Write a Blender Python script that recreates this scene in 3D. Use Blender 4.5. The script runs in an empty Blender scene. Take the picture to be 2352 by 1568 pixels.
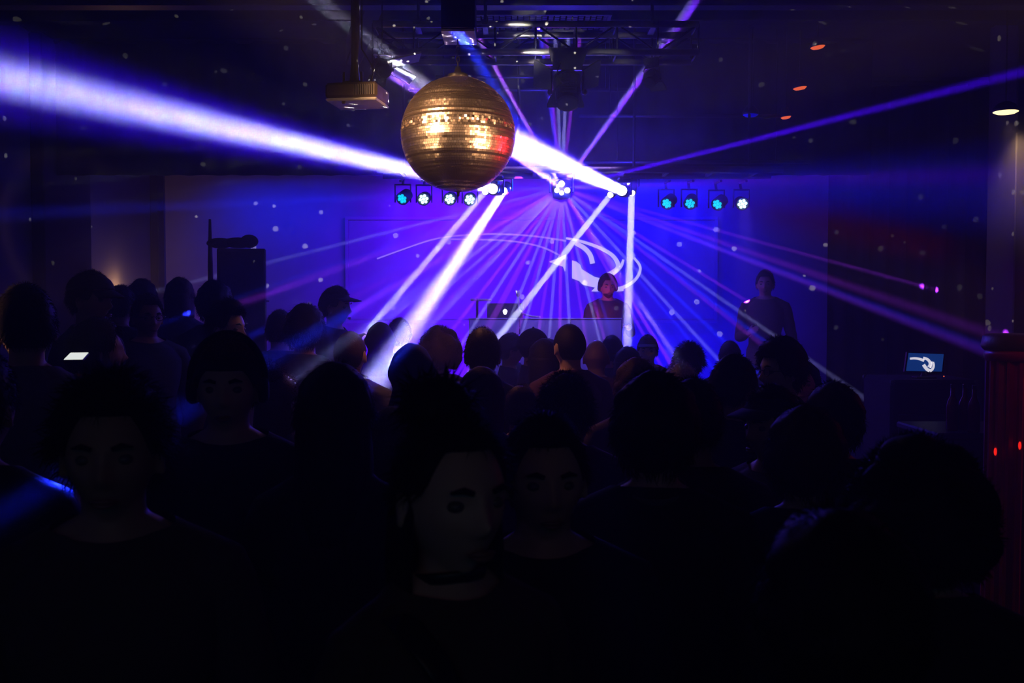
import bpy, bmesh, math, random
from mathutils import Vector, Matrix, noise

C = bpy.context.scene
COL = C.collection
R = math.radians
random.seed(7)

# ------------------------------------------------------------------ camera
FPX = 2287.0
EYE = Vector((0, 0, 1.85))
PITCH = math.atan(84 / FPX)
cam = bpy.data.cameras.new('camera')
cam_ob = bpy.data.objects.new('camera', cam)
COL.objects.link(cam_ob)
cam.sensor_width = 36
cam.lens = FPX * 36 / 2352
cam.clip_start = 0.05
cam.dof.use_dof = True
cam.dof.focus_distance = 6.0
cam.dof.aperture_fstop = 7.0
cam_ob.location = EYE
cam_ob.rotation_euler = (math.pi / 2 - PITCH, 0, 0)
C.camera = cam_ob


def P(px, py, Y):
    """World point on the photograph's pixel (px, py) at depth Y (used to survey positions)."""
    u = (px - 1176) / FPX
    v = (784 - py) / FPX
    c, s = math.cos(PITCH), math.sin(PITCH)
    d = Vector((u, c + v * s, -s + v * c))
    return EYE + d * (Y / d.y)


# ------------------------------------------------------------------ view, world haze
vs = C.view_settings
vs.view_transform = 'Standard'
vs.look = 'None'
vs.gamma = 1
vs.exposure = 0.0
vs.use_curve_mapping = False
C.cycles.use_denoising = True
C.cycles.max_bounces = 3
C.cycles.diffuse_bounces = 1
C.cycles.glossy_bounces = 2
C.cycles.transmission_bounces = 2
C.cycles.transparent_max_bounces = 6
C.cycles.volume_bounces = 0
C.cycles.sample_clamp_indirect = 3.0
w = bpy.data.worlds.new('club_air')
C.world = w
w.use_nodes = True
nt = w.node_tree
nt.nodes.clear()
wo = nt.nodes.new('ShaderNodeOutputWorld')
bg = nt.nodes.new('ShaderNodeBackground')
bg.inputs[0].default_value = (0, 0, 0, 1)
vol = nt.nodes.new('ShaderNodeVolumeScatter')          # stage haze filling the hall
vol.inputs['Color'].default_value = (1, 1, 1, 1)
vol.inputs['Density'].default_value = 0.03
vol.inputs['Anisotropy'].default_value = 0.35
nt.links.new(bg.outputs[0], wo.inputs['Surface'])
nt.links.new(vol.outputs[0], wo.inputs['Volume'])


def spot(p, q, ang, power, col, rad=.03, blend=.35):
    l = bpy.data.lights.new('stage_or_added_beam', 'SPOT')
    l.energy = power
    l.color = col
    l.spot_size = R(ang)
    l.spot_blend = blend
    l.shadow_soft_size = rad
    ob = bpy.data.objects.new('stage_or_added_beam', l)
    COL.objects.link(ob)
    ob.location = p
    ob.rotation_euler = (Vector(q) - Vector(p)).to_track_quat('-Z', 'Y').to_euler()
    return ob


def beam(p, q, ang, power, col, rad):
    """parallel-ish beam leaving a round lens of the given radius"""
    l = bpy.data.lights.new('stage_or_added_beam', 'AREA')
    l.shape = 'DISK'
    l.size = rad * 2
    l.spread = R(ang)
    l.energy = power
    l.color = col
    ob = bpy.data.objects.new('stage_or_added_beam', l)
    COL.objects.link(ob)
    ob.location = p
    ob.rotation_euler = (Vector(q) - Vector(p)).to_track_quat('-Z', 'Y').to_euler()
    return ob


def point(p, power, col, rad=.05):
    l = bpy.data.lights.new('lamp_or_added_glow', 'POINT')
    l.energy = power
    l.color = col
    l.shadow_soft_size = rad
    ob = bpy.data.objects.new('lamp_or_added_glow', l)
    COL.objects.link(ob)
    ob.location = p
    return ob


def area(p, q, sx, sy, power, col, spread=180):
    l = bpy.data.lights.new('added_wash', 'AREA')
    l.shape = 'RECTANGLE'
    l.size, l.size_y = sx, sy
    l.energy = power
    l.color = col
    l.spread = R(spread)
    ob = bpy.data.objects.new('added_wash', l)
    COL.objects.link(ob)
    ob.location = p
    ob.rotation_euler = (Vector(q) - Vector(p)).to_track_quat('-Z', 'Y').to_euler()
    return ob


WHITE = (.76, .76, 1.0)
VIO = (.36, .03, 1.0)
LAV = (.36, .34, 1.0)
BLU = (.01, .02, 1.0)
# ---- the six moving heads: lens pixel, aim pixel and depth
HEADS = [  # lens, depth, aim, aim depth, core angle, core power, halo angle, halo power, lens radius
    ((1116, 439), 8.85, (835, 772), 7.6, 0.60, 9, 1.8, 2, .026),
    ((1133, 434), 8.45, (0, 176), 3.4, 1.5, 15, 3.8, 22, .042),
    ((1157, 438), 8.85, (905, 812), 5.6, 2.1, 12, 3.8, 8, .034),
    ((1429, 438), 8.45, (1160, 318), 5.35, 2.2, 30, 4.4, 26, .042),
    ((1403, 446), 8.85, (1150, 768), 7.6, 0.60, 8, 1.8, 2, .026),
    ((1451, 441), 8.85, (1440, 815), 7.9, 1.9, 13, 4.4, 14, .030),
]
for (lx, ly), yh, (ax, ay), ad, a1, p1, a2, p2, lr in HEADS:
    L, A = P(lx, ly, yh), P(ax, ay, ad)
    n = (A - L).normalized()
    beam(L + n * .042, A, a1, p1, WHITE, lr)
    beam(L + n * .044, A, a2, p2, (.025, .0, 1.0), lr)
# ---- centre multi-beam derby effect
YC = 8.7
DERBY = P(1290, 432, YC)
BEAMS = [  # aim pixel, depth, colour, angle, power
    (1495, 150, 7.6, (.16, .02, 1), .75, 14000), (1475, 165, 7.6, LAV, .4, 3000),
    (1246, 110, 8.0, (.05, .02, 1), 1.0, 9000), (1266, 200, 8.5, VIO, .7, 6000), (1280, 200, 8.5, LAV, .6, 6000),
    (1300, 200, 8.5, LAV, .6, 7000), (1318, 200, 8.5, VIO, .6, 6000),
    (1128, 130, 7.2, LAV, .9, 8000), (1165, 205, 8.0, VIO, .8, 6000), (1195, 262, 8.5, LAV, .8, 4000),
    (893, 168, 6.3, (.3, .1, 1), .75, 15000),
    (2250, 190, 6.5, (.06, .0, 1), .9, 7000),
    (2352, 436, 5.0, (.01, .01, 1), 6.0, 14000), (1850, 418, 8.3, (.16, .0, 1), 3.2, 9000),
    (1140, 396, 8.9, VIO, .5, 1800), (1110, 405, 9.0, VIO, .4, 1800), (1120, 433, 9.0, LAV, .3, 1000), (1110, 450, 8.9, VIO, .5, 1800),
    (200, 482, 7.0, BLU, 1.4, 4500),
    (690, 648, 8.6, VIO, 1.3, 4500), (700, 712, 8.6, BLU, 1.2, 5000), (770, 742, 8.4, VIO, .8, 4500), (880, 742, 8.6, LAV, .6, 4500),
    (985, 752, 8.8, LAV, .9, 6500), (1040, 756, 8.6, VIO, .6, 6000), (1085, 752, 9.0, LAV, .6, 5500),
    (1128, 748, 9.0, VIO, .5, 5000), (1165, 748, 9.0, LAV, .5, 4500), (1205, 746, 9.0, LAV, .45, 4500),
    (1240, 744, 9.0, VIO, .6, 5500), (1264, 744, 9.0, LAV, .45, 4500), (1286, 744, 9.0, VIO, .9, 9000), (1308, 744, 9.0, LAV, .6, 5000),
    (1340, 744, 9.0, VIO, .5, 4500), (1368, 744, 9.0, LAV, .5, 4500), (1398, 744, 9.0, BLU, .8, 4500),
    (1500, 770, 8.2, VIO, .6, 5000), (1540, 800, 8.4, (.12, .02, 1), .8, 8000), (1600, 800, 8.4, BLU, .8, 5000), (1680, 800, 8.2, BLU, .9, 6000),
    (1765, 790, 8.0, BLU, .8, 5000), (1850, 622, 8.6, VIO, 1.6, 3200), (1700, 590, 8.8, VIO, 1.3, 3200), (1590, 640, 8.8, LAV, .7, 3000), (1640, 705, 8.8, VIO, 1.0, 3500), (1480, 640, 8.9, LAV, .7, 4500), (1500, 560, 9.0, VIO, .6, 3500), (1440, 700, 8.9, VIO, .6, 5000), (1120, 580, 8.9, LAV, .7, 4000), (1080, 640, 8.9, VIO, .7, 5000), (1000, 600, 8.9, VIO, .8, 5000), (1150, 690, 8.9, VIO, .6, 5000), (1220, 660, 9.0, VIO, .6, 4500), (1355, 660, 9.0, VIO, .6, 4500), (1480, 418, 8.9, LAV, .5, 2500), (1430, 470, 8.9, VIO, .5, 2500), (1140, 470, 8.9, LAV, .5, 2500), (1160, 500, 8.9, VIO, .6, 3000),
    (2160, 762, 6.5, BLU, 1.2, 2600), (1064, 84, 5.06, BLU, .8, 2500),
    (133, 1110, 2.18, BLU, .45, 900), (572, 1170, 2.45, BLU, .3, 600), (655, 880, 3.9, LAV, .4, 700), (580, 735, 4.6, LAV, .3, 500), (430, 722, 6.8, BLU, .4, 900), (1562, 838, 5.0, LAV, .6, 900),
]
for ax, ay, ad, colr, a, pw in BEAMS:
    A = P(ax, ay, ad)
    n = (A - DERBY).normalized()
    beam(DERBY + n * .12, A, a * 1.4, pw * .0010, colr, .015)
point(DERBY + Vector((0, -.22, .0)), 100, (.03, .015, 1), .06)
# ---- LED par wash, then added unseen washes for stage wall, room, crowd and booth
PARS = [(924, 456, 25), (973, 457, 5), (1033, 457, 5), (1079, 458, 0), (1532, 467, 38), (1585, 467, 22), (1648, 469, 42), (1705, 468, 0)]
for px, py, tw in PARS:
    a = P(px, py, 9.0)
    beam(a + Vector((0, -.07, -.02)), a + Vector((-.35 * math.sin(R(tw)), -.30, -1)), 34, 5.0, (.12, .06, 1), .05)
ADDED_BATTENS = [(-.45, 2.0, 70, (.085, .0, 1)), (-2.7, 1.5, 15, (.0, .012, 1)), (1.6, 1.8, 40, (.0, .0, 1))]  # unseen wash battens, added to brighten the stage wall
for bx, bw, pw, colr in ADDED_BATTENS:
    area((bx, 11.62, 3.33), (bx, 12.2, 2.0), bw, .1, pw, colr, 150)
area((-.6, 11.3, .5), (-.6, 12.2, 1.5), 2.4, .2, 60, (.09, .0, 1), 90)  # added hidden uplights brighten the lower stage wall
area((1.7, 11.3, .5), (1.7, 12.2, 1.5), 2.0, .2, 30, (.0, .0, 1), 90)
spot(P(1200, 395, 9.1), (-1.2, 12.2, 1.6), 70, 150, (.06, .0, 1), .08, 1.0)  # added floods at rig height, with no fixture of their own
spot(P(1500, 395, 9.1), (1.9, 12.2, 1.8), 60, 70, (.0, .0, 1), .08, 1.0)
spot(P(1290, 399, 8.9), (-4.3, 9.8, 2.2), 46, 420, (.0, .035, 1), .08, 1.0)
area((.1, 8.5, 3.25), (.0, 3.5, 1.2), 3.0, .1, 8, (.07, .03, 1), 110)  # added strip of blue backlight for rims on the crowd
area((.3, 8.35, 3.2), (.3, 9.5, 1.5), 1.2, .08, 3.2, (.55, .30, 1), 50)  # added front wash, put in to brighten the booth
# ---- warm pin spots on the mirror ball, an added lamp under it, added fill behind the camera
BALL = P(1052, 309, 5.0)
BR = 130 * 5.0 / FPX


def mirror_dir(ox, oy):
    """direction a lamp must lie in to glint at offset (ox, oy) of the ball's disc"""
    v = (EYE - BALL).normalized()
    r = Vector((v.y * -1, v.x, 0)).normalized() * 1
    r = v.cross(Vector((0, 0, 1))).normalized() * -1
    u = r.cross(v) * -1
    n = r * ox + u * oy + v * math.sqrt(max(0, 1 - ox * ox - oy * oy))
    return (n * (2 * n.dot(v)) - v).normalized()


AMB = (1.0, .52, .24)
for ox, oy, d, pw, rad in [(-.33, .25, 3.7, 2600, .14), (.34, .08, 4.4, 1400, .14), (-.52, .06, 4.2, 200, .10), (-.36, -.14, 3.0, 330, .14), (.38, -.12, 3.0, 420, .14)]:
    p = BALL + mirror_dir(ox, oy) * d
    spot(p, BALL, 7.6, pw, AMB, rad, .3)
spot(BALL + mirror_dir(.72, -.16) * 3.0, BALL, 10, 300, (1, .015, .03), .1, .3)
spot(BALL + Vector((0, 0, -BR - .07)), BALL + Vector((0, 0, -3)), 150, 13, (1, .36, .11), .05, 1.0)  # added lamp imitating the warm light the ball reflects down
area((.2, -2.6, 3.1), (.1, 3.0, 1.4), 3.0, .6, 1.3, (1, .32, .26))  # added unseen red fill for the faces
area((0, -2.8, 2.2), (0, 5, 2.4), 6.0, 1.6, 3.0, (.06, .55, .85))  # added unseen teal fill that lifts the blacks
spot((3.6, 3.6, 3.9), P(2340, 930, 4.5), 26, 50, (1, .02, .06), .05, .8)
# ---- flecks imitating the turning ball's scatter, thrown by an added lamp behind it
fl_ = point(BALL + Vector((0, BR + .07, .02)), 42, (1, .90, .72), .004)
fl_.data.use_nodes = True
t_ = fl_.data.node_tree
em_ = [n_ for n_ in t_.nodes if n_.type == 'EMISSION'][0]
tc_ = t_.nodes.new('ShaderNodeTexCoord')
vo_ = t_.nodes.new('ShaderNodeTexVoronoi')
vo_.inputs['Scale'].default_value = 27
lt_ = t_.nodes.new('ShaderNodeMath')
lt_.operation = 'LESS_THAN'
lt_.inputs[1].default_value = .125
mu_ = t_.nodes.new('ShaderNodeMath')
mu_.operation = 'MULTIPLY'
mu_.inputs[1].default_value = 40
t_.links.new(tc_.outputs['Normal'], vo_.inputs['Vector'])
t_.links.new(vo_.outputs['Distance'], lt_.inputs[0])
sx_ = t_.nodes.new('ShaderNodeSeparateXYZ')
up_ = t_.nodes.new('ShaderNodeMath')          # keeps the added lamp's flecks off the crowd below
up_.operation = 'GREATER_THAN'
up_.inputs[1].default_value = -.20
bo_ = t_.nodes.new('ShaderNodeMath')
bo_.operation = 'MULTIPLY'
t_.links.new(tc_.outputs['Normal'], sx_.inputs[0])
t_.links.new(sx_.outputs['Z'], up_.inputs[0])
t_.links.new(lt_.outputs[0], bo_.inputs[0])
t_.links.new(up_.outputs[0], bo_.inputs[1])
t_.links.new(bo_.outputs[0], mu_.inputs[0])
t_.links.new(mu_.outputs[0], em_.inputs['Strength'])
for (gx, gy), gw, gp in (((1235, 130), 7, .35), ((1190, 72), 6, .16), ((1400, 131), 8, .12)):  # added beams imitating ball light on the truss chords
    q_ = P(gx, gy, 6.95)
    beam(BALL + (q_ - BALL).normalized() * (BR + .03), q_, gw, gp, (1, .90, .80), .02)


# ------------------------------------------------------------------ materials
def mat(name, col, rough=.6, metal=0.0, emit=None, estr=0.0, grain=0.0, gscale=40.0, spec=.5):
    m = bpy.data.materials.new(name)
    m.use_nodes = True
    t = m.node_tree
    b = t.nodes['Principled BSDF']
    b.inputs['Base Color'].default_value = (*col, 1)
    b.inputs['Roughness'].default_value = rough
    b.inputs['Metallic'].default_value = metal
    b.inputs['Specular IOR Level'].default_value = spec
    if emit:
        b.inputs['Emission Color'].default_value = (*emit, 1)
        b.inputs['Emission Strength'].default_value = estr
    if grain:
        tc = t.nodes.new('ShaderNodeTexCoord')
        n = t.nodes.new('ShaderNodeTexNoise')
        n.inputs['Scale'].default_value = gscale
        n.inputs['Detail'].default_value = 5
        mx = t.nodes.new('ShaderNodeMix')
        mx.data_type = 'RGBA'
        mx.inputs['A'].default_value = (*[c * (1 - grain) for c in col], 1)
        mx.inputs['B'].default_value = (*[min(1, c * (1 + grain)) for c in col], 1)
        t.links.new(tc.outputs['Object'], n.inputs['Vector'])
        t.links.new(n.outputs['Fac'], mx.inputs['Factor'])
        t.links.new(mx.outputs['Result'], b.inputs['Base Color'])
        bp = t.nodes.new('ShaderNodeBump')
        bp.inputs['Strength'].default_value = .25
        bp.inputs['Distance'].default_value = .01
        t.links.new(n.outputs['Fac'], bp.inputs['Height'])
        t.links.new(bp.outputs['Normal'], b.inputs['Normal'])
    return m


M_FLOOR = mat('dark_floorboards', (.03, .03, .035), .45, grain=.4, gscale=9)
M_CEIL = mat('black_ceiling', (.010, .011, .013), .8, grain=.4, gscale=14)
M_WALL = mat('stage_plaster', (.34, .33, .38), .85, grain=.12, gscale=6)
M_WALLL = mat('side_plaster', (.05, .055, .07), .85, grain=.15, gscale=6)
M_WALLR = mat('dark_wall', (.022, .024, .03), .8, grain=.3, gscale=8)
M_DARKP = mat('black_felt', (.008, .010, .012), .95, grain=.3, gscale=30)
M_BLACK = mat('black_metal', (.012, .012, .014), .45, grain=.2, gscale=60)
M_STEEL = mat('worn_steel', (.34, .33, .33), .35, metal=.8, grain=.25, gscale=30)
M_DSTEEL = mat('dark_steel', (.07, .07, .075), .4, metal=.6, grain=.3, gscale=30)
M_WHITE = mat('white_paint', (.75, .74, .74), .5, grain=.08, gscale=20)
M_PLATE = mat('grey_plate', (.22, .22, .24), .6, grain=.1)
M_PILLAR = mat('dark_pillar_paint', (.06, .055, .05), .7, grain=.2, gscale=10)
M_PLASTIC = mat('ivory_plastic', (.13, .10, .085), .5, grain=.1, gscale=40)
M_LENS = mat('lit_lens', (.9, .9, 1), .3, emit=(.95, .93, 1), estr=14)
M_LEDW = mat('led_white_cyan', (.6, .9, 1), .3, emit=(.55, .95, 1), estr=2.4)
M_LEDC = mat('led_cyan', (.1, .8, 1), .3, emit=(.0, .72, 1), estr=1.0)
M_RED = mat('red_lamp', (.8, .15, .05), .3, emit=(1, .14, .03), estr=.9)
M_BLUL = mat('blue_lamp', (.05, .05, .8), .3, emit=(0, .0, 1), estr=.28)
M_AMBL = mat('amber_lamp', (.9, .7, .4), .3, emit=(1, .78, .36), estr=2.2)
M_GLOW = mat('white_glow', (.9, .9, .9), .3, emit=(.9, .95, .9), estr=.9)
M_PROJ = mat('projection_glow_white', (.8, .8, .8), .8, emit=(.47, .44, .72), estr=1.3)
M_SCRB = mat('screen_blue', (.02, .05, .2), .3, emit=(.004, .030, .16), estr=1.0)
M_SCRW = mat('screen_white', (.8, .8, .8), .3, emit=(.75, .72, .82), estr=1.0)
M_STAGE = mat('stage_boards', (.03, .03, .03), .6, grain=.3, gscale=20)
M_BOOTH = mat('booth_laminate', (.55, .53, .56), .42, grain=.1, gscale=12)
M_REDW = mat('oxblood_paint', (.30, .05, .06), .3, grain=.3, gscale=20)
M_BOTTLE = mat('red_glass', (.14, .006, .006), .12)
M_REDD = mat('red_diode', (.8, .05, .02), .3, emit=(1, .018, .008), estr=1.0)


# ------------------------------------------------------------------ mesh helpers
class MB:
    def __init__(s):
        s.v, s.f = [], []

    def add(s, vs, fs, M=None):
        o = len(s.v)
        s.v += [tuple(M @ Vector(p)) for p in vs] if M is not None else [tuple(p) for p in vs]
        s.f += [tuple(i + o for i in q) for q in fs]
        return s

    def box(s, c, d, M=None, ch=None):
        """chamfered box, centre c, size d"""
        hx, hy, hz = d[0] / 2, d[1] / 2, d[2] / 2
        k = min(hx, hy, hz) * .22 if ch is None else min(ch, hx * .9, hy * .9, hz * .9)
        vs, ix = [], {}
        for sx in (-1, 1):
            for sy in (-1, 1):
                for sz in (-1, 1):
                    for a in range(3):
                        p = [sx * (hx - k), sy * (hy - k), sz * (hz - k)]
                        p[a] = (sx * hx, sy * hy, sz * hz)[a]
                        ix[sx, sy, sz, a] = len(vs)
                        vs.append((c[0] + p[0], c[1] + p[1], c[2] + p[2]))
        fs = []
        for a in range(3):
            b, e = (a + 1) % 3, (a + 2) % 3
            for sg in (-1, 1):
                q = []
                for (u, w_) in ((-1, -1), (1, -1), (1, 1), (-1, 1)):
                    k3 = [0, 0, 0]
                    k3[a], k3[b], k3[e] = sg, u, w_
                    q.append(ix[(*k3, a)])
                fs.append(tuple(q) if sg > 0 else tuple(q[::-1]))
            for u in (-1, 1):
                for w_ in (-1, 1):
                    k0, k1 = [0, 0, 0], [0, 0, 0]
                    k0[a], k0[b], k0[e] = -1, u, w_
                    k1[a], k1[b], k1[e] = 1, u, w_
                    q = (ix[(*k0, b)], ix[(*k1, b)], ix[(*k1, e)], ix[(*k0, e)])
                    fs.append(q if u * w_ < 0 else q[::-1])
        for sx in (-1, 1):
            for sy in (-1, 1):
                for sz in (-1, 1):
                    q = tuple(ix[sx, sy, sz, a] for a in range(3))
                    fs.append(q if sx * sy * sz > 0 else q[::-1])
        return s.add(vs, fs, M)

    def tube(s, pts, rad, n=10, M=None, up=None, cap=True):
        """swept tube; rad is one radius or a list of r or (rx, ry)"""
        pts = [Vector(p) for p in pts]
        if not isinstance(rad, (list, tuple)):
            rad = [rad] * len(pts)
        vs, fs = [], []
        prev = None
        for i, p in enumerate(pts):
            t = (pts[min(i + 1, len(pts) - 1)] - pts[max(i - 1, 0)])
            t = t.normalized() if t.length > 1e-9 else Vector((0, 0, 1))
            if prev is None:
                h = Vector(up) if up is not None else (Vector((0, 1, 0)) if abs(t.y) < .9 else Vector((1, 0, 0)))
                x = h.cross(t).normalized()
            else:
                x = (prev - t * prev.dot(t))
                x = x.normalized() if x.length > 1e-6 else t.orthogonal().normalized()
            prev = x
            y = t.cross(x)
            r = rad[i]
            rx, ry = r if isinstance(r, (list, tuple)) else (r, r)
            for k in range(n):
                a = 2 * math.pi * k / n
                vs.append(p + x * (rx * math.cos(a)) + y * (ry * math.sin(a)))
        for i in range(len(pts) - 1):
            for k in range(n):
                k2 = (k + 1) % n
                fs.append((i * n + k, i * n + k2, (i + 1) * n + k2, (i + 1) * n + k))
        if cap:
            fs.append(tuple(range(n - 1, -1, -1)))
            fs.append(tuple((len(pts) - 1) * n + k for k in range(n)))
        return s.add(vs, fs, M)

    def lathe(s, prof, n=20, M=None):
        """profile of (r, z) turned about z"""
        vs, fs = [], []
        for r, z in prof:
            for k in range(n):
                a = 2 * math.pi * k / n
                vs.append((r * math.cos(a), r * math.sin(a), z))
        for i in range(len(prof) - 1):
            for k in range(n):
                k2 = (k + 1) % n
                fs.append((i * n + k, i * n + k2, (i + 1) * n + k2, (i + 1) * n + k))
        fs.append(tuple(range(n - 1, -1, -1)))
        fs.append(tuple((len(prof) - 1) * n + k for k in range(n)))
        return s.add(vs, fs, M)

    def prism(s, poly, t, M=None):
        """polygon in local xz, extruded by t along +y"""
        n = len(poly)
        vs = [(x, 0, z) for x, z in poly] + [(x, t, z) for x, z in poly]
        fs = [tuple(range(n)), tuple(range(2 * n - 1, n - 1, -1))]
        fs += [(i, i + n, (i + 1) % n + n, (i + 1) % n) for i in range(n)]
        return s.add(vs, fs, M)

    def ball(s, c, r, n=12, m=8, sc=(1, 1, 1), M=None):
        prof = [(max(1e-4, r * math.sin(math.pi * i / m)), r * math.cos(math.pi * i / m)) for i in range(m + 1)][::-1]
        T = Matrix.Translation(c) @ Matrix.Diagonal((*sc, 1))
        return s.lathe(prof, n, T if M is None else M @ T)


def obj(name, mb, m, parent=None, smooth=False, loc=None):
    me = bpy.data.meshes.new(name)
    me.from_pydata(mb.v, [], mb.f)
    me.update()
    me.materials.append(m)
    if smooth:
        me.polygons.foreach_set('use_smooth', [True] * len(me.polygons))
    return link(name, me, parent, loc)


def link(name, me, parent=None, loc=None):
    o = bpy.data.objects.new(name, me)
    COL.objects.link(o)
    if parent is not None:
        o.parent = parent
    if loc is not None:
        o.location = loc
    return o


def tag(o, label, cat, group=None):
    o['label'] = label
    o['category'] = cat
    if group:
        o['group'] = group
    return o


def thing(name, label, cat, loc=(0, 0, 0), rz=0, group=None):
    o = bpy.data.objects.new(name, None)
    o.empty_display_size = .1
    COL.objects.link(o)
    o.location = loc
    o.rotation_euler = (0, 0, rz)
    return tag(o, label, cat, group)


def struct(name, mb, m, label=None):
    o = obj(name, mb, m)
    o['kind'] = 'structure'
    if label:
        o['label'] = label
    return o


def aim(p, q):
    """matrix with local -Y pointing from p to q"""
    d = (Vector(q) - Vector(p)).normalized()
    return Matrix.Translation(p) @ (-d).to_track_quat('Y', 'Z').to_matrix().to_4x4()


# ------------------------------------------------------------------ the hall
XL, XR, YB, ZC = -4.33, 5.6, 12.2, 4.3
struct('floor', MB().box((.635, 4.5, -.05), (9.93, 15.6, .1), ch=.005), M_FLOOR, 'dark floor under the crowd')
struct('ceiling', MB().box((.635, 4.5, ZC + .06), (9.93, 15.6, .12), ch=.005), M_CEIL, 'black ceiling of the club')
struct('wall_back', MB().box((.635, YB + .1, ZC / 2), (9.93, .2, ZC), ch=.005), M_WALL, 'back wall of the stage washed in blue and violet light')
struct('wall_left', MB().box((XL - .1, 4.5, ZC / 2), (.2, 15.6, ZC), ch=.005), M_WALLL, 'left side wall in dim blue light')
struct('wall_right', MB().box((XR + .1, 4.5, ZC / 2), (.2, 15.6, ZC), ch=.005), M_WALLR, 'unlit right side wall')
struct('trim_1', MB().box((XL + .06, 9.5, ZC / 2), (.12, 1.0, ZC - .02), ch=.01), M_DARKP, 'wide black pilaster on the left wall')
struct('trim_2', MB().box((XL + .05, 12.05, ZC / 2), (.10, .20, ZC - .02), ch=.01), M_DARKP, 'narrow black strip in the far left corner')
struct('trim_3', MB().box((XL + .02, 8.3, ZC / 2), (.04, .12, ZC - .02), ch=.01), M_DARKP, 'slim dark batten on the left wall')
struct('platform', MB().box((-2.77, 6.3, .1), (3.1, 3.76, .2), ch=.02), M_STAGE, 'low platform along the left wall')
struct('stage_floor', MB().box((.635, 10.2, .225), (9.8, 3.98, .45), ch=.02), M_STAGE, 'raised stage floor behind the crowd')
# stage drape closing the dark right flank, in folds
mb = MB()
n = 60
x0, x1, yd = 3.2, XR - .02, 10.1
vs_ = []
for i in range(n + 1):
    x = x0 + (x1 - x0) * i / n
    y = yd + .06 * math.sin(i * 1.25) + .02 * math.sin(i * 2.9)
    vs_ += [(x, y, .46), (x, y, ZC - .25), (x, y + .02, .46), (x, y + .02, ZC - .25)]
fs_ = []
for i in range(n):
    a, b = i * 4, (i + 1) * 4
    fs_ += [(a, b, b + 1, a + 1), (a + 2, a + 3, b + 3, b + 2), (a + 1, b + 1, b + 3, a + 3), (a, a + 2, b + 2, b)]
fs_ += [(0, 1, 3, 2), (n * 4, n * 4 + 2, n * 4 + 3, n * 4 + 1)]
mb.add(vs_, fs_)
dr = thing('stage_curtain', 'black folded stage curtain closing off the dark flank beside the stage', 'curtain', (0, 0, 0))
obj('drape', mb, M_DARKP, dr, True)
obj('curtain_rail', MB().tube([(x0 - .1, yd + .01, ZC - .22), (x1, yd + .01, ZC - .22)], .025, 10), M_BLACK, dr)
# black border hanging above the stage opening
bz = P(1290, 402, 9.25).z
vs_, fs_ = [], []
n = 110
for i in range(n + 1):
    x = XL + .02 + (3.30 - XL - .02) * i / n
    y = 9.25 + .03 * math.sin(i * 1.7) + .012 * math.sin(i * 3.7)
    vs_ += [(x, y, bz), (x, y, ZC - .03), (x, y + .015, bz), (x, y + .015, ZC - .03)]
for i in range(n):
    a, b = i * 4, (i + 1) * 4
    fs_ += [(a, b, b + 1, a + 1), (a + 2, a + 3, b + 3, b + 2), (a + 1, b + 1, b + 3, a + 3), (a, a + 2, b + 2, b)]
fs_ += [(0, 1, 3, 2), (n * 4, n * 4 + 2, n * 4 + 3, n * 4 + 1)]
bo_ = thing('stage_border', 'wide black border cloth hanging above the stage opening behind the lamps', 'curtain', (0, 0, 0))
obj('border_cloth', MB().add(vs_, fs_), M_DARKP, bo_, True)
obj('border_batten', MB().tube([(XL + .03, 9.26, ZC - .025), (3.3, 9.26, ZC - .025)], .025, 10), M_BLACK, bo_)
# ceiling joists and ducts across the hall
for i, (y, z, h, d_) in enumerate([(7.3, 4.02, .16, .14), (5.6, 4.22, .14, .12), (8.3, 4.2, .18, .14), (10.9, 4.18, .22, .16)]):
    struct('ceiling_beam', MB().box((.635, y, z + .06), (9.86, d_, h), ch=.01), M_DSTEEL if i == 0 else M_CEIL, 'dark joist crossing under the ceiling')
struct('ceiling_beam', MB().box((-1.15, 8.0, 4.16), (.14, 8.2, .20), Matrix.Translation((-1.15, 8, 4.16)) @ Matrix.Rotation(R(14), 4, 'Z') @ Matrix.Translation((1.15, -8, -4.16)), .01), M_CEIL, 'slanting joist above the projector')
# perforated acoustic tiles between joists, above the truss
mb = thing('ceiling_grille', 'perforated metal ceiling panel above the truss speckled with light', 'ceiling panel', (.0, 0, 0))
q0, q1 = P(1105, 40, 7.35), P(1310, 66, 7.9)
pan = MB()
nx, ny = 22, 9
for i in range(nx):
    for j in range(ny):
        x = .02 + i * .046 - .3
        y = 7.5 + j * .05
        pan.box((x + .023, y + .025, 4.02 + .004 * ((i * 7 + j * 3) % 3)), (.036, .04, .012), ch=.002)
g = obj('grille_cells', pan, M_DSTEEL, mb)
g['kind'] = 'stuff'
for c_, d_ in (((.206, 7.49, 4.02), (1.05, .03, .04)), ((.206, 7.97, 4.02), (1.05, .03, .04)), ((-.32, 7.73, 4.02), (.03, .5, .04)), ((.73, 7.73, 4.02), (.03, .5, .04))):
    obj('grille_frame', MB().box(c_, d_), M_DSTEEL, mb)
for hx in (-.32, .73):
    obj('hanger', MB().tube([(hx, 7.73, 4.03), (hx, 7.73, ZC + .01)], .008, 6), M_DSTEEL, mb)


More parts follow.
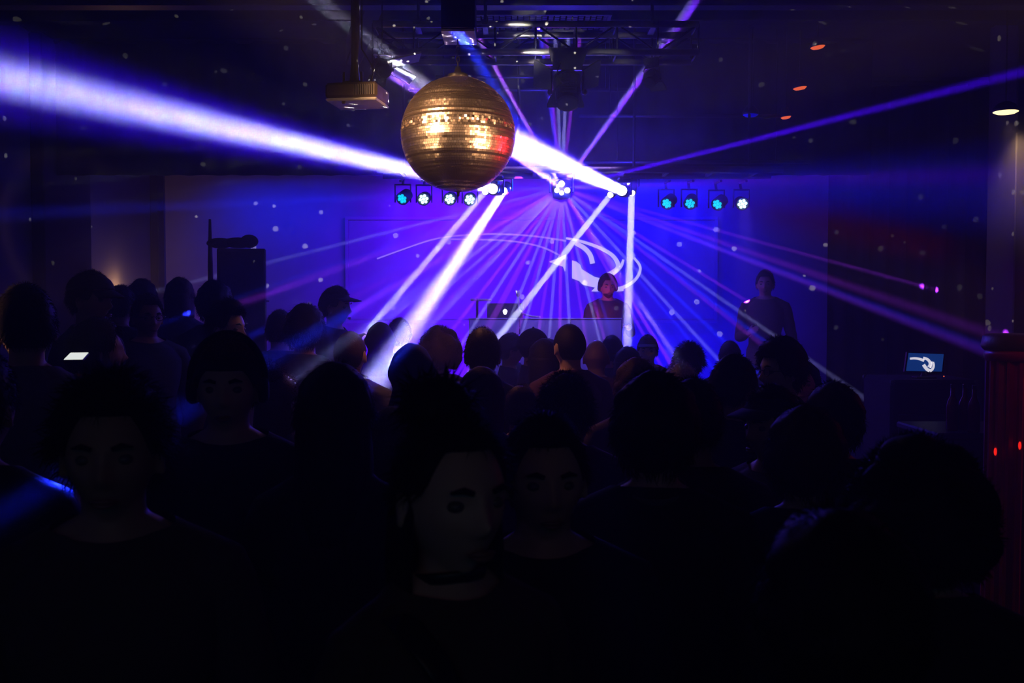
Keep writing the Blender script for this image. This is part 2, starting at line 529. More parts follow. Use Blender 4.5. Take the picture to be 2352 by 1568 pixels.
# ------------------------------------------------------------------ mirror ball
ball = thing('mirror_ball', 'big mirror ball glowing gold, hanging over the crowd', 'mirror ball', BALL)
rows = 74
tl = MB()
rnd = random.Random(3)
tid = []
for i in range(rows):
    th0, th1 = math.pi * i / rows, math.pi * (i + 1) / rows
    thc = (th0 + th1) / 2
    cnt = max(4, int(2 * math.pi * math.sin(thc) * rows / math.pi))
    rt = rnd.gauss(0, R(6.0))
    seam = 33 <= i <= 35
    for k in range(cnt):
        ph = 2 * math.pi * k / cnt + i * .37
        n = Vector((math.sin(thc) * math.cos(ph), math.sin(thc) * math.sin(ph), math.cos(thc)))
        e1 = Vector((-math.sin(ph), math.cos(ph), 0))
        e2 = n.cross(e1)
        j = R(9) if seam else R(2.0)
        nn = (n + e1 * rnd.gauss(0, j) + e2 * (rt + rnd.gauss(0, j))).normalized()
        a = (e1 - nn * e1.dot(nn)).normalized()
        b = nn.cross(a)
        hw = math.pi * math.sin(thc) / cnt * .93 * BR
        hh = math.pi / rows / 2 * .90 * BR
        c = n * BR
        q = [c - a * hw - b * hh, c + a * hw - b * hh, c + a * hw + b * hh, c - a * hw + b * hh]
        q2 = [c - n * .004 + (p - c) * 1.0 for p in q]
        tl.add(q + q2, [(0, 1, 2, 3), (0, 4, 5, 1), (1, 5, 6, 2), (2, 6, 7, 3), (3, 7, 4, 0)])
M_MIRROR = mat('mirror_glass', (.90, .78, .68), .30, metal=1.0)
M_CORE = mat('ball_core', (.05, .035, .025), .5, grain=.2)
o = obj('mirror_tiles', tl, M_MIRROR, ball)
o['kind'] = 'stuff'
cr = MB().ball((0, 0, 0), BR - .0035, 40, 30)
obj('ball_core', cr, M_CORE, ball, True)
obj('top_cap', MB().lathe([(.03, BR - .012), (.055, BR - .006), (.05, BR + .012), (.02, BR + .022), (.012, BR + .05)], 20), M_DSTEEL, ball, True)
obj('bottom_spike', MB().lathe([(.002, -BR - .024), (.007, -BR - .02), (.008, -BR - .002), (.03, -BR + .003), (.03, -BR + .01)], 14), M_DSTEEL, ball, True)
ch = MB()
mot_z = P(1066, 80, 5.0).z - BALL.z
zz = BR + .05
k = 0
while zz < mot_z - .045:
    loop = []
    for a in range(9):
        t = 2 * math.pi * a / 8
        u, v_ = .008 * math.cos(t), .017 * math.sin(t)
        loop.append((u, 0, zz + v_ + .012) if k % 2 else (0, u, zz + v_ + .012))
    ch.tube(loop, .0028, 6, cap=False)
    zz += .026
    k += 1
obj('chain', ch, M_STEEL, ball)
mz = BALL.z + mot_z
mot = thing('ball_motor', 'black motor box above the mirror ball, underside lit blue', 'motor', (BALL.x + .005, 5.04, mz))
obj('housing', MB().box((0, 0, .09), (.165, .26, .17), ch=.008), M_BLACK, mot)
obj('base_plate', MB().box((0, 0, .0), (.165, .26, .012)), M_PLATE, mot)
obj('bracket', MB().box((0, 0, .22), (.05, .14, .10), ch=.008).tube([(0, 0, .22), (0, 0, ZC - mz + .02)], .02, 10), M_DSTEEL, mot)

# ------------------------------------------------------------------ projector on its pole
pc = P(822, 219, 5.0)
pj = thing('projector', 'ivory projector on a ceiling pole left of the mirror ball', 'projector', pc, R(-8))
obj('body', MB().box((0, 0, .004), (.262, .24, .075), ch=.012), M_PLASTIC, pj)
obj('bottom_cover', MB().box((0, 0, -.040), (.258, .236, .014), ch=.005), M_WHITE, pj)
lv = MB()
for k in range(9):
    lv.box((.02 + k * .011, -.121, .004), (.005, .006, .05), ch=.001)
obj('vent_slats', lv, M_BLACK, pj)['kind'] = 'stuff'
obj('lens', MB().lathe([(.030, 0), (.034, .01), (.034, .03), (.028, .034)], 18, Matrix.Translation((-.06, .118, .0)) @ Matrix.Rotation(R(-90), 4, 'X')), M_BLACK, pj, True)
obj('foot', MB().lathe([(.008, -.058), (.010, -.052), (.010, -.046)], 10, Matrix.Translation((-.045, -.09, 0))), M_PLASTIC, pj)
obj('ceiling_pole', MB().tube([(-.015, 0, .04), (-.015, 0, .16), (-.012, 0, .30), (0, 0, ZC - pc.z + .02)], [.030, .018, .022, .022], 12), M_DSTEEL, pj, True)
obj('mount_bracket', MB().box((-.015, 0, .052), (.10, .10, .022), ch=.004).box((-.06, -.03, .075), (.012, .012, .07)).box((.03, -.03, .075), (.012, .012, .07)), M_DSTEEL, pj)
obj('cable', MB().tube([(.06, .0, .04), (.09, -.02, .12), (.03, -.03, .22), (.022, 0, .42), (.024, 0, ZC - pc.z)], .004, 6), M_BLACK, pj)


# ------------------------------------------------------------------ theatre lantern with barn doors, smaller lanterns
def lantern(px, py, Y, w_, label, tilt, yaw, doors, zc):
    """hanging spotlight; local -Y is the beam side"""
    c = P(px, py, Y)
    t = thing('stage_lantern', label, 'spotlight', c, R(yaw), 'theatre lanterns')
    T = Matrix.Rotation(R(tilt), 4, 'X')
    k = w_
    obj('housing', MB().lathe([(.28 * k, -.46 * k), (.34 * k, -.44 * k), (.36 * k, .0), (.40 * k, .02 * k), (.40 * k, .40 * k), (.43 * k, .42 * k), (.43 * k, .50 * k), (.38 * k, .51 * k)], 22, T @ Matrix.Rotation(R(90), 4, 'X')), M_BLACK, t, False)
    fin = MB()
    for i in range(5):
        fin.box((0, (.30 - i * .11) * k, .38 * k), (.5 * k, .03 * k, .12 * k), T)
    obj('cooling_fins', fin, M_BLACK, t)
    obj('lens', MB().lathe([(.02 * k, .52 * k), (.2 * k, .51 * k), (.33 * k, .48 * k)], 20, T @ Matrix.Rotation(R(90), 4, 'X')), M_STEEL, t, True)
    yk = MB()
    for sx in (-1, 1):
        yk.box((sx * .47 * k, 0, .3 * k), (.05 * k, .14 * k, .74 * k), ch=.005)
        yk.lathe([(.07 * k, 0), (.09 * k, .02 * k), (.09 * k, .06 * k), (.05 * k, .09 * k)], 10, Matrix.Translation((sx * .49 * k, 0, 0)) @ Matrix.Rotation(R(90 * sx), 4, 'Y'))
    yk.box((0, 0, .66 * k), (.98 * k, .14 * k, .05 * k), ch=.005)
    obj('yoke', yk, M_BLACK, t)
    cl = MB().box((0, 0, .78 * k), (.16 * k, .14 * k, .22 * k), ch=.006)
    cl.tube([(-.12 * k, 0, .86 * k), (-.14 * k, 0, 1.0 * k), (0, 0, 1.1 * k), (.14 * k, 0, 1.0 * k), (.14 * k, 0, .88 * k)], .03 * k, 8)
    if zc - c.z > 1.0 * k:
        cl.tube([(0, 0, .9 * k), (0, 0, zc - c.z)], .035 * k, 8)
    obj('clamp', cl, M_DSTEEL, t)
    obj('cable', MB().tube([(.1 * k, .38 * k, .1 * k), (.35 * k, .5 * k, .4 * k), (.2 * k, .2 * k, .85 * k), (-.25 * k, .1 * k, .72 * k), (-.3 * k, .05 * k, 1.05 * k)], .022 * k, 6), M_BLACK, t)
    Q = T @ Matrix.Translation((0, -.5 * k, 0))
    for nm, rot, hinge, fl in doors:
        d = Q @ Matrix.Rotation(R(rot), 4, 'Y') @ Matrix.Translation((0, 0, .42 * k)) @ Matrix.Rotation(R(hinge), 4, 'X')
        pl = MB().prism([(-.40 * k, 0), (.40 * k, 0), (.40 * k * fl, .5 * k), (.40 * k * fl, .62 * k), (-.40 * k * fl, .62 * k), (-.40 * k * fl, .5 * k)], .012, d)
        b_ = obj('barn_door', pl, M_WHITE if nm == 'w' else M_BLACK, t)
        if nm == 'w':
            b_['label'] = 'pale barn door catching white light'
    return t


TRZ = 3.59
lantern(1303, 212, 6.93, .235, 'large black barn door lantern hanging under the middle of the truss', -58, 180, [('b', 180, -8, 1.4), ('b', 90, 30, 1.3), ('b', 270, 30, 1.3), ('b', 0, 40, 1.4)], TRZ)
lantern(1497, 182, 6.93, .12, 'small black lantern at the far end of the truss, struck by a violet beam', -40, 150, [('b', 180, 10, 1.2), ('b', 0, 20, 1.2)], TRZ)
sl = lantern(878, 158, 6.2, .13, 'small black lantern with two pale barn doors between projector and mirror ball', -25, 205, [('b', 180, 30, 1.2)], ZC)
for nm, pa, pb, pc_, pd in (('u', (890, 140), (968, 122), (962, 142), (912, 152)), ('d', (884, 163), (912, 155), (956, 176), (940, 193))):
    f = MB()
    q = [P(*p, 6.25 + .75 * ((3.4 - EYE.z) * FPX / (700 - p[1]) - 6.4)) for p in (pa, pb, pc_, pd)]
    q = [p - sl.location for p in q]
    q = [Matrix.Rotation(-sl.rotation_euler.z, 4, 'Z') @ p for p in q]
    back = [p + Vector((0, 0, .012)) for p in q]
    f.add(q + back, [(0, 1, 2, 3), (7, 6, 5, 4), (0, 4, 5, 1), (1, 5, 6, 2), (2, 6, 7, 3), (3, 7, 4, 0)])
    b_ = obj('barn_door', f, M_WHITE, sl)
    b_['label'] = 'white flap catching the beam'
fb = P(925, 158, 6.35)
beam(DERBY + (fb - DERBY).normalized() * .14, fb, 1.6, 5, (.8, .72, 1), .03)

# ------------------------------------------------------------------ truss over the dance floor
tr = thing('lighting_truss', 'long box truss under the ceiling speckled with mirror ball light', 'truss', (0, 0, 0))
tx0, tx1 = P(860, 100, 7.0).x, P(1600, 100, 7.0).x
TY = ((6.93, 3.78), (6.93, 3.59), (7.21, 3.78), (7.21, 3.59))
for y, z in TY:
    obj('chord', MB().tube([(tx0, y, z), (tx1, y, z)], .024, 12), M_STEEL, tr, True)
nb = 8
for i in range(nb + 1):
    x = tx0 + (tx1 - tx0) * i / nb
    for (ya, za), (yb, zb) in ((TY[0], TY[1]), (TY[2], TY[3]), (TY[0], TY[2]), (TY[1], TY[3])):
        obj('brace', MB().tube([(x, ya, za), (x, yb, zb)], .007, 8), M_CEIL, tr, True)
    if i < nb:
        x2 = tx0 + (tx1 - tx0) * (i + 1) / nb
        for y in (6.93, 7.21):
            za, zb = (3.59, 3.78) if i % 2 else (3.78, 3.59)
            obj('brace', MB().tube([(x, y, za), (x2, y, zb)], .007, 8), M_CEIL, tr, True)
for x in (tx0 + .3, (tx0 + tx1) / 2 - .35, tx1 - .3):
    obj('hanging_rod', MB().tube([(x, 7.07, 3.78), (x, 7.07, ZC + .01)], .012, 8).box((x, 7.07, 3.79), (.04, .34, .03)), M_DSTEEL, tr)
# thin conduits further back
for (xa, xb, py, Y) in ((940, 1470, 206, 9.0), (1330, 1800, 266, 8.9), (1000, 1330, 176, 8.6), (1340, 1860, 372, 8.95)):
    a, b = P(xa, py, Y), P(xb, py, Y)
    pp = thing('conduit', {206: 'thin dark pipe behind the barn door lantern', 266: 'thin pipe right of the lantern under the far ceiling', 176: 'thin pipe behind the mirror ball chain', 372: 'long thin pipe over the right par lamps'}[py], 'pipe', (a + b) / 2, 0, 'ceiling pipes')
    l = (b - a).length / 2
    obj('pipe', MB().tube([(-l, 0, 0), (l, 0, 0)], .016, 10), M_DSTEEL, pp, True)
    for sx in (-.7, .7):
        obj('drop_rod', MB().tube([(l * sx, 0, 0), (l * sx, 0, ZC - a.z + .01)], .006, 6), M_CEIL, pp)

# ------------------------------------------------------------------ rig over the stage: bar, moving heads, derby, pars
BZ = P(1290, 398, 8.45).z
bx0, bx1 = P(880, 398, 8.85).x, P(1770, 398, 8.85).x
bar = thing('lighting_bar', 'long dark bar over the stage carrying the lamps', 'lighting bar', (0, 0, 0))
obj('bar_pipe', MB().tube([(bx0, 8.45, BZ + .03), (bx1, 8.45, BZ + .03)], .028, 12), M_DSTEEL, bar, True)
obj('bar_pipe', MB().tube([(bx0, 8.85, BZ + .03), (bx1, 8.85, BZ + .03)], .028, 12), M_DSTEEL, bar, True)
for i in range(9):
    x = bx0 + (bx1 - bx0) * (i + .5) / 9
    obj('cross_bar', MB().box((x, 8.65, BZ + .03), (.03, .42, .025), ch=.004), M_DSTEEL, bar)
for i in range(4):
    x = bx0 + (bx1 - bx0) * (.06 + .29 * i)
    obj('hanging_rod', MB().tube([(x, 8.65, BZ + .04), (x, 8.65, ZC + .01)], .012, 8), M_DSTEEL, bar)
HL = ['moving head lamp nearest the mirror ball, thin white beam down', 'moving head lamp beside the mirror ball throwing the huge beam to the left wall',
      'moving head lamp with a wide beam falling onto the crowd left of the DJ', 'moving head lamp throwing a broad beam up behind the mirror ball',
      'moving head lamp with a thin beam crossing in front of the screen', 'moving head lamp with a beam straight down beside the DJ']
for i, (((lx, ly), yh, (ax, ay), ad, *_r), lab) in enumerate(zip(HEADS, HL)):
    L, A = P(lx, ly, yh), P(ax, ay, ad)
    lr = _r[-1]
    n = (A - L).normalized()
    h = thing('moving_head', lab, 'stage light', L, 0, 'moving heads on the stage bar')
    T = aim(Vector((0, 0, 0)), n)
    obj('head', MB().lathe([(.025, -.17), (.045, -.16), (.05, -.08), (lr + .012, -.01), (lr + .012, .006), (lr * .9, .006)], 20, T @ Matrix.Rotation(R(90), 4, 'X')), M_BLACK, h, True)
    obj('lens', MB().lathe([(lr, -.004), (lr * .98, .010), (lr * .8, .024), (lr * .45, .034), (.002, .037)], 20, T @ Matrix.Rotation(R(90), 4, 'X')), M_LENS, h, True)
    mid = T @ Vector((0, .10, 0))
    yk = MB()
    for sx in (-1, 1):
        yk.box((mid.x + sx * .058, mid.y, mid.z + .03), (.014, .05, .12), ch=.005)
    yk.box((mid.x, mid.y, mid.z + .085), (.130, .06, .016), ch=.006)
    obj('yoke', yk, M_BLACK, h)
    top = max(BZ + .001 - L.z, mid.z + .135)
    obj('base', MB().box((mid.x, mid.y + .01, mid.z + .110), (.112, .10, .034), ch=.012), M_BLACK, h)
    obj('clamp', MB().box((mid.x, mid.y + .01, (mid.z + .127 + top) / 2), (.03, .04, max(.008, top - mid.z - .127)), ch=.005), M_DSTEEL, h)
d = thing('derby_light', 'central multi beam effect lamp fanning violet rays over the stage', 'stage light', DERBY, 0, 'effect lamp')
obj('housing', MB().lathe([(.03, -.10), (.075, -.085), (.085, .0), (.07, .05), (.03, .07)], 18), M_BLACK, d, True)
for px, py, r in ((1290, 422, .026), (1279, 437, .021), (1290, 443, .019), (1303, 437, .024), (1281, 427, .014)):
    p = P(px, py, 8.6) - DERBY
    obj('lens', MB().ball(p, r, 14, 10), M_LENS, d, True)
obj('bracket', MB().box((-.10, 0, .06), (.015, .05, .2), ch=.003).box((.10, 0, .06), (.015, .05, .2), ch=.003).box((0, 0, .155), (.22, .05, .02)), M_BLACK, d)
PL = ['cyan', 'white', 'white', 'white', 'cyan', 'cyan', 'cyan', 'white']
PN = ['leftmost par lamp of the left row, turned aside, cyan diodes', 'second par lamp of the left row, white diodes', 'third par lamp of the left row, under the mirror ball spike',
      'fourth par lamp of the left row, beside the thin beam', 'first par lamp of the right row, turned aside, cyan diodes', 'second par lamp of the right row, cyan diodes',
      'third par lamp of the right row, turned furthest aside', 'rightmost par lamp of the right row, white diodes facing forward']
for (px, py, tw), lab, cl in zip(PARS, PN, PL):
    c = P(px, py, 9.0)
    t = thing('par_lamp', lab, 'stage light', c, 0, 'par lamps left and right of the derby lamp')
    T = Matrix.Rotation(R(-tw), 4, 'Z') @ Matrix.Rotation(R(28 if tw > 10 else 14), 4, 'X')
    Tz = T @ Matrix.Rotation(R(90), 4, 'X')
    obj('can', MB().lathe([(.035, -.12), (.055, -.10), (.060, .0), (.060, .010), (.054, .010), (.052, -.01)], 20, Tz), M_BLACK, t, True)
    for k in range(7):
        a = R(60 * k + 10)
        rr = 0 if k == 6 else .031
        p = T @ Vector((rr * math.cos(a), -.004, rr * math.sin(a)))
        obj('diode', MB().ball((0, 0, 0), .0142, 10, 8, M=Matrix.Translation(p)), M_LEDW if cl == 'white' else M_LEDC, t, True)
    obj('yoke', MB().box((-.070, .05, .05), (.01, .03, .16), ch=.003).box((.070, .05, .05), (.01, .03, .16), ch=.003).box((0, .05, .13), (.15, .03, .012)), M_BLACK, t)
    obj('hook', MB().tube([(0, .05, .13), (0, .1, .2), (0, -.15, BZ - .014 - c.z)], .012, 8), M_BLACK, t)

for bx, bw, pw, colr in ADDED_BATTENS:  # housings of the added battens, blocking their light upwards
    t = thing('added_batten', {-.45: 'added long violet wash batten, unseen, over the middle of the stage wall', -2.7: 'added short blue wash batten, unseen, at the left of the stage wall', 1.6: 'added blue wash batten, unseen, over the right half of the stage wall'}[bx], 'stage light', (bx, 11.6, 3.35), 0, 'added wash battens at the stage wall')
    obj('housing', MB().box((0, -.03, .05), (bw, .14, .03), ch=.006).box((0, -.09, .035), (bw, .012, .06), ch=.003), M_BLACK, t)
    for sx in (-.4, .4):
        obj('hanging_rod', MB().tube([(bw * sx, 0, .06), (bw * sx, 0, ZC - 3.34)], .007, 6), M_CEIL, t)

# ------------------------------------------------------------------ projected picture on the stage wall, its light built as glowing strokes
scr = thing('projection_screen', 'wide screen behind the DJ with glowing strokes for a projected white knot', 'screen', (0, 0, 0))
YS = YB - .03
a, b = P(800, 505, YS), P(1640, 735, YS)
obj('screen_cloth', MB().box(((a.x + b.x) / 2, YS + .004, (a.z + b.z) / 2), (b.x - a.x, .012, a.z - b.z), ch=.003), M_WALL, scr)
for c_, d_ in ((((a.x + b.x) / 2, YS, a.z + .02), (b.x - a.x + .08, .03, .04)), (((a.x + b.x) / 2, YS, b.z - .02), (b.x - a.x + .08, .03, .04)), ((a.x - .02, YS, (a.z + b.z) / 2), (.04, .03, a.z - b.z)), ((b.x + .02, YS, (a.z + b.z) / 2), (.04, .03, a.z - b.z))):
    obj('screen_border', MB().box(c_, d_), M_WALL, scr)


def ribbon(pts, ws, Y, conv, t=.004):
    """flat stroke following pixel points on the plane at depth Y"""
    n = len(pts)
    q = [conv(*p) for p in pts]
    L_, R_ = [], []
    for i in range(n):
        d0 = (q[min(i + 1, n - 1)] - q[max(i - 1, 0)]).normalized()
        nn = Vector((-d0.z, 0, d0.x))
        wv = ws[0] + (ws[1] - ws[0]) * i / (n - 1)
        L_.append(q[i] + nn * wv / 2)
        R_.append(q[i] - nn * wv / 2)
    up = Vector((0, -t, 0))
    vs_ = []
    for l, r in zip(L_, R_):
        vs_ += [l + up, r + up, l, r]
    fs_ = []
    for i in range(n - 1):
        a_, b_ = i * 4, i * 4 + 4
        fs_ += [(a_, a_ + 1, b_ + 1, b_), (a_, b_, b_ + 2, a_ + 2), (a_ + 1, a_ + 3, b_ + 3, b_ + 1)]
    fs_ += [(0, 2, 3, 1), ((n - 1) * 4, (n - 1) * 4 + 1, (n - 1) * 4 + 3, (n - 1) * 4 + 2)]
    return MB().add(vs_, fs_)


def smooth_pts(pts, it=2):
    for _ in range(it):
        o_ = [pts[0]]
        for (x, y), (x2, y2) in zip(pts, pts[1:]):
            o_ += [(x * .75 + x2 * .25, y * .75 + y2 * .25), (x * .25 + x2 * .75, y * .25 + y2 * .75)]
        pts = o_ + [pts[-1]]
    return pts


cv = lambda x, y: P(x, y, YS - .006)
PX = YS / FPX
M_PROJ2 = mat('projection_glow_faint', (.5, .5, .6), .8, emit=(.24, .16, .75), estr=1.1)
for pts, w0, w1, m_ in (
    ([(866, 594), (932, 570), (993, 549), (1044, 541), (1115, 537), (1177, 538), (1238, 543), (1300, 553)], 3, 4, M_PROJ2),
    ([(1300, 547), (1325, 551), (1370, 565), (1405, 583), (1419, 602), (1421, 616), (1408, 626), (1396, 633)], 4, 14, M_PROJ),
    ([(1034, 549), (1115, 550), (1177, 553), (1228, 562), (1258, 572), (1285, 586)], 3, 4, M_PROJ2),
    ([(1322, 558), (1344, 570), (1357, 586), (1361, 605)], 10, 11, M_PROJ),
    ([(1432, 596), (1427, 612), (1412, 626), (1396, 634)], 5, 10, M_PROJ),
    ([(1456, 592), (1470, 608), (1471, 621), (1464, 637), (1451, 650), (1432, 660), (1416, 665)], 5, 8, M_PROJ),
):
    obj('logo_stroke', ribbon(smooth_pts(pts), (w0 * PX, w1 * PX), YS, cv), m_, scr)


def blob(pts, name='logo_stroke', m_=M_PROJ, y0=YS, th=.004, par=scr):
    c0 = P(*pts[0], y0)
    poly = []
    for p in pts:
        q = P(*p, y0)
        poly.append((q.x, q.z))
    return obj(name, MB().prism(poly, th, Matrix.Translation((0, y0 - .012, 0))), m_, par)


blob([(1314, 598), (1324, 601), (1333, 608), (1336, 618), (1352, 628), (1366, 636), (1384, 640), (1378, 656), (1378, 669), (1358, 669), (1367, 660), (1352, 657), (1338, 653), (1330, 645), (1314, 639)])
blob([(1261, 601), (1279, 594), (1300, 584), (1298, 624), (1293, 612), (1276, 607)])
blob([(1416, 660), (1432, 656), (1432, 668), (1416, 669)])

# ------------------------------------------------------------------ DJ booth with its gear
YD = 9.4
b0, b1, bt = P(1076, 733, YD).x, P(1428, 733, YD).x, P(1200, 733, YD).z
bo = thing('dj_booth', 'pale panelled DJ booth on the stage behind the crowd', 'DJ booth', ((b0 + b1) / 2, YD, .45))
W = b1 - b0
for i in range(3):
    obj('front_panel', MB().box((-W / 2 + W * (i + .5) / 3, 0, (bt - .45) / 2), (W / 3 - .008, .03, bt - .45), ch=.005), M_BOOTH, bo)
for sx in (-1, 1):
    obj('side_panel', MB().box((sx * (W / 2 - .02), .28, (bt - .45) / 2 - .05), (.03, .50, bt - .55), ch=.005), M_BOOTH, bo)
TT = bt - .10
TG = TT + .003
obj('table_top', MB().box((0, .28, TT - .45 - .02), (W - .08, .50, .04), ch=.006), M_BLACK, bo)
obj('top_rail', MB().box((0, 0, bt - .45 + .006), (W, .045, .012), ch=.003), M_BOOTH, bo)
lc = P(1160, 694, YD + .25)
lp = thing('laptop', 'open laptop on the booth, its round emblem glowing white', 'laptop', (lc.x, YD + .26, TG))
LH = lc.z - TT
obj('keyboard_base', MB().box((0, .12, .012), (.35, .24, .018), ch=.006), M_STEEL, lp)
Tl = Matrix.Translation((0, 0, .02)) @ Matrix.Rotation(R(-8), 4, 'X')
obj('screen_lid', MB().box((0, 0, .115), (.35, .012, .23), Tl, ch=.005), M_DSTEEL, lp)
em = [(.021 * math.cos(R(a)) * (1 + .12 * math.sin(R(3 * a))), .125 + .027 * math.sin(R(a))) for a in range(0, 360, 20)]
obj('lid_emblem', MB().prism(em, .004, Tl @ Matrix.Translation((0, -.011, .02))), mat('emblem_glow', (1, 1, 1), .3, emit=(1, 1, .95), estr=2.5), lp)
gl = thing('gooseneck_lamp', 'slim pale gooseneck lamp curving over the mixer', 'lamp', (P(1238, 730, YD + .2).x, YD + .2, TG))
gz = TT
gp = [Vector((0, 0, 0)), Vector((0, 0, .06))] + [Vector((P(x, y, YD + .2).x - gl.location.x, 0, P(x, y, YD + .2).z - gz)) for x, y in ((1240, 728), (1222, 727), (1204, 722), (1194, 713), (1191, 698), (1190, 682))]
obj('foot', MB().lathe([(.05, 0), (.05, .012), (.015, .022), (.008, .03)], 16), M_BLACK, gl)
obj('neck', MB().tube(gp, .010, 10), M_WHITE, gl, True)
obj('lamp_head', MB().tube([gp[-1], gp[-1] + Vector((0, 0, .03)), gp[-1] + Vector((0, 0, .06))], [.012, .02, .024], 12), M_WHITE, gl, True)
sb = P(1105, 688, YD + .35)
st = thing('microphone_boom', 'straight pale boom arm on a stand left of the laptop', 'stand', (P(1096, 688, YD + .35).x, YD + .35, TG))
bl = sb.z - TG
obj('arm', MB().tube([(-.065, 0, bl), (.14, 0, bl - .003)], .012, 10), M_WHITE, st, True)
obj('pole', MB().tube([(0, 0, .02), (0, 0, bl + .01)], .012, 10), M_BLACK, st, True)
obj('base', MB().lathe([(.05, 0), (.05, .012), (.03, .025), (.014, .03)], 20), M_BLACK, st, True)
mx = thing('dj_mixer', 'black mixer on the booth in front of the DJ', 'mixer', (P(1330, 735, YD + .35).x, YD + .31, TG))
obj('body', MB().box((0, 0, .035), (.27, .30, .07), ch=.008), M_BLACK, mx)
for i in range(4):
    for j in range(3):
        obj('knob', MB().lathe([(.011, .07), (.011, .082), (.008, .088)], 10, Matrix.Translation((-.11 + i * .07, .12 - j * .07, 0))), M_STEEL, mx)
for i in range(3):
    obj('fader', MB().box((-.09 + i * .09, -.10, .078), (.018, .028, .016)), M_STEEL, mx)
for i, (px, lab) in enumerate(((1272, 'record player left of the mixer'), (1402, 'record player right of the mixer'))):
    tt = thing('turntable', lab, 'turntable', (P(px, 735, YD + .35).x, YD + .30, TG), 0, 'turntables on the booth')
    obj('plinth', MB().box((0, 0, .03), (.13 if i == 0 else .16, .32, .06), ch=.008), M_BLACK, tt)
    obj('platter', MB().lathe([(.06, .06), (.063, .066), (.06, .072), (.006, .074), (.004, .082)], 24), M_DSTEEL, tt)
    obj('tonearm', MB().tube([(.05, .12, .085), (.052, .0, .085), (.03, -.05, .076)], .004, 6), M_STEEL, tt)
point(P(1372, 722, YD + .35), 5.0, (1, .08, .20), .03)  # added pink light for the DJ's face, no lamp behind it

# ------------------------------------------------------------------ left side: speakers, pole, wall sconce
sp_ = P(556, 600, 9.3)
sw = P(612, 560, 9.3).x - P(505, 560, 9.3).x
szt = P(556, 573, 9.3).z
for i, (z0, z1, lab) in enumerate(((.45, 1.30, 'black bass speaker under the tall speaker'), (1.30, szt, 'tall black speaker with gear piled on top at the stage side'))):
    s_ = thing('speaker', lab, 'speaker', (sp_.x, 9.3, z0), R(14), 'speaker stack left of the stage')
    h_ = z1 - z0
    obj('cabinet', MB().box((0, 0, h_ / 2), (sw, .42, h_), ch=.012), M_BLACK, s_)
    obj('grille', MB().box((0, -.215, h_ / 2), (sw - .04, .014, h_ - .05), ch=.004), M_DARKP, s_)
    for sx in (-1, 1):
        obj('handle', MB().tube([(sx * (sw / 2 + .0), -.07, h_ * .55), (sx * (sw / 2 + .02), -.05, h_ * .55), (sx * (sw / 2 + .02), .05, h_ * .55), (sx * (sw / 2), .07, h_ * .55)], .008, 6), M_DSTEEL, s_)
bag = thing('equipment_bag', 'slumped black bag lying on top of the tall speaker', 'bag', (sp_.x - .05, 9.28, szt + .022), R(10))
bm_ = MB()
for k, (x, y, z, r, sc) in enumerate(((-.14, 0, .035, .09, (1.4, 1.2, .55)), (.02, 0, .04, .10, (1.5, 1.2, .5)), (.12, 0, .055, .07, (1.2, 1.1, .9)))):
    bm_.ball((x, y, z), r, 14, 8, sc)
obj('bag_body', bm_, M_DARKP, bag, True)
obj('strap', MB().tube([(-.2, -.06, .03), (-.24, -.1, .02), (-.20, -.11, .02), (-.14, -.1, .06)], .012, 6), M_DARKP, bag, True)
pp = P(483, 600, 9.6)
pz = P(483, 503, 9.6).z
pol = thing('banner_pole', 'tapering dark pole standing left of the speaker stack', 'pole', (pp.x, 9.6, .45))
obj('shaft', MB().tube([(0, 0, .03), (0, 0, pz - .9), (0, 0, pz - .45)], [.028, .026, .012], 12), M_BLACK, pol, True)
obj('sleeve', MB().tube([(0, 0, .3), (0, 0, .9)], .034, 12), M_BLACK, pol, True)
obj('base', MB().lathe([(.17, 0), (.17, .015), (.05, .03), (.03, .04)], 20), M_BLACK, pol, True)
sc_ = P(266, 668, 10.9)
sn = thing('wall_sconce', 'warm sconce glowing up the left wall behind the flat cap man', 'wall lamp', (XL, 10.9, sc_.z))
obj('back_plate', MB().box((.012, 0, -.05), (.024, .12, .2), ch=.006), M_DSTEEL, sn)
obj('bowl', MB().lathe([(.02, -.09), (.06, -.07), (.10, -.02), (.115, .02), (.105, .02), (.09, -.015), (.05, -.055)], 20, Matrix.Translation((.13, 0, 0))), M_DSTEEL, sn, True)
obj('bulb', MB().ball((.13, 0, -.005), .035, 14, 10), mat('warm_bulb', (1, .7, .4), .3, emit=(1, .55, .25), estr=6), sn, True)
point((XL + .13, 10.9, sc_.z + .06), 6, (1, .46, .20), .04)

# ------------------------------------------------------------------ right side: rack with monitor, bar, pedestal, ceiling lamps
YR = 7.0
mc = P(2124, 832, YR)
rz = P(2124, 868, YR).z
rack = thing('equipment_rack', 'tall black flight case carrying the small lit monitor', 'rack', (mc.x, YR + .1, 0))
obj('case', MB().box((0, 0, rz / 2), (.60, .55, rz), ch=.02), M_DARKP, rack)
for i in range(4):
    u = obj('rack_unit', MB().box((0, -.28, .22 + i * .26), (.50, .03, .2), ch=.006), M_DSTEEL, rack)
    obj('indicator', MB().ball((.18, -.297, .24 + i * .26), .008, 8, 6), M_BLUL, u)
for sx in (-1, 1):
    for sy in (-1, 1):
        obj('corner_guard', MB().ball((sx * .29, sy * .265, rz - .02), .022, 8, 6), M_DSTEEL, rack)
mo = thing('monitor', 'small monitor on the rack showing a white knot on blue', 'monitor', (mc.x, YR - .02, rz + .002))
q = [P(x, y, YR - .03) - mo.location for x, y in ((2086.6, 810), (2167, 813), (2162.6, 853), (2081, 851.5))]
cen = sum(q, Vector()) / 4
fr = [cen + (p - cen) * 1.09 for p in q]
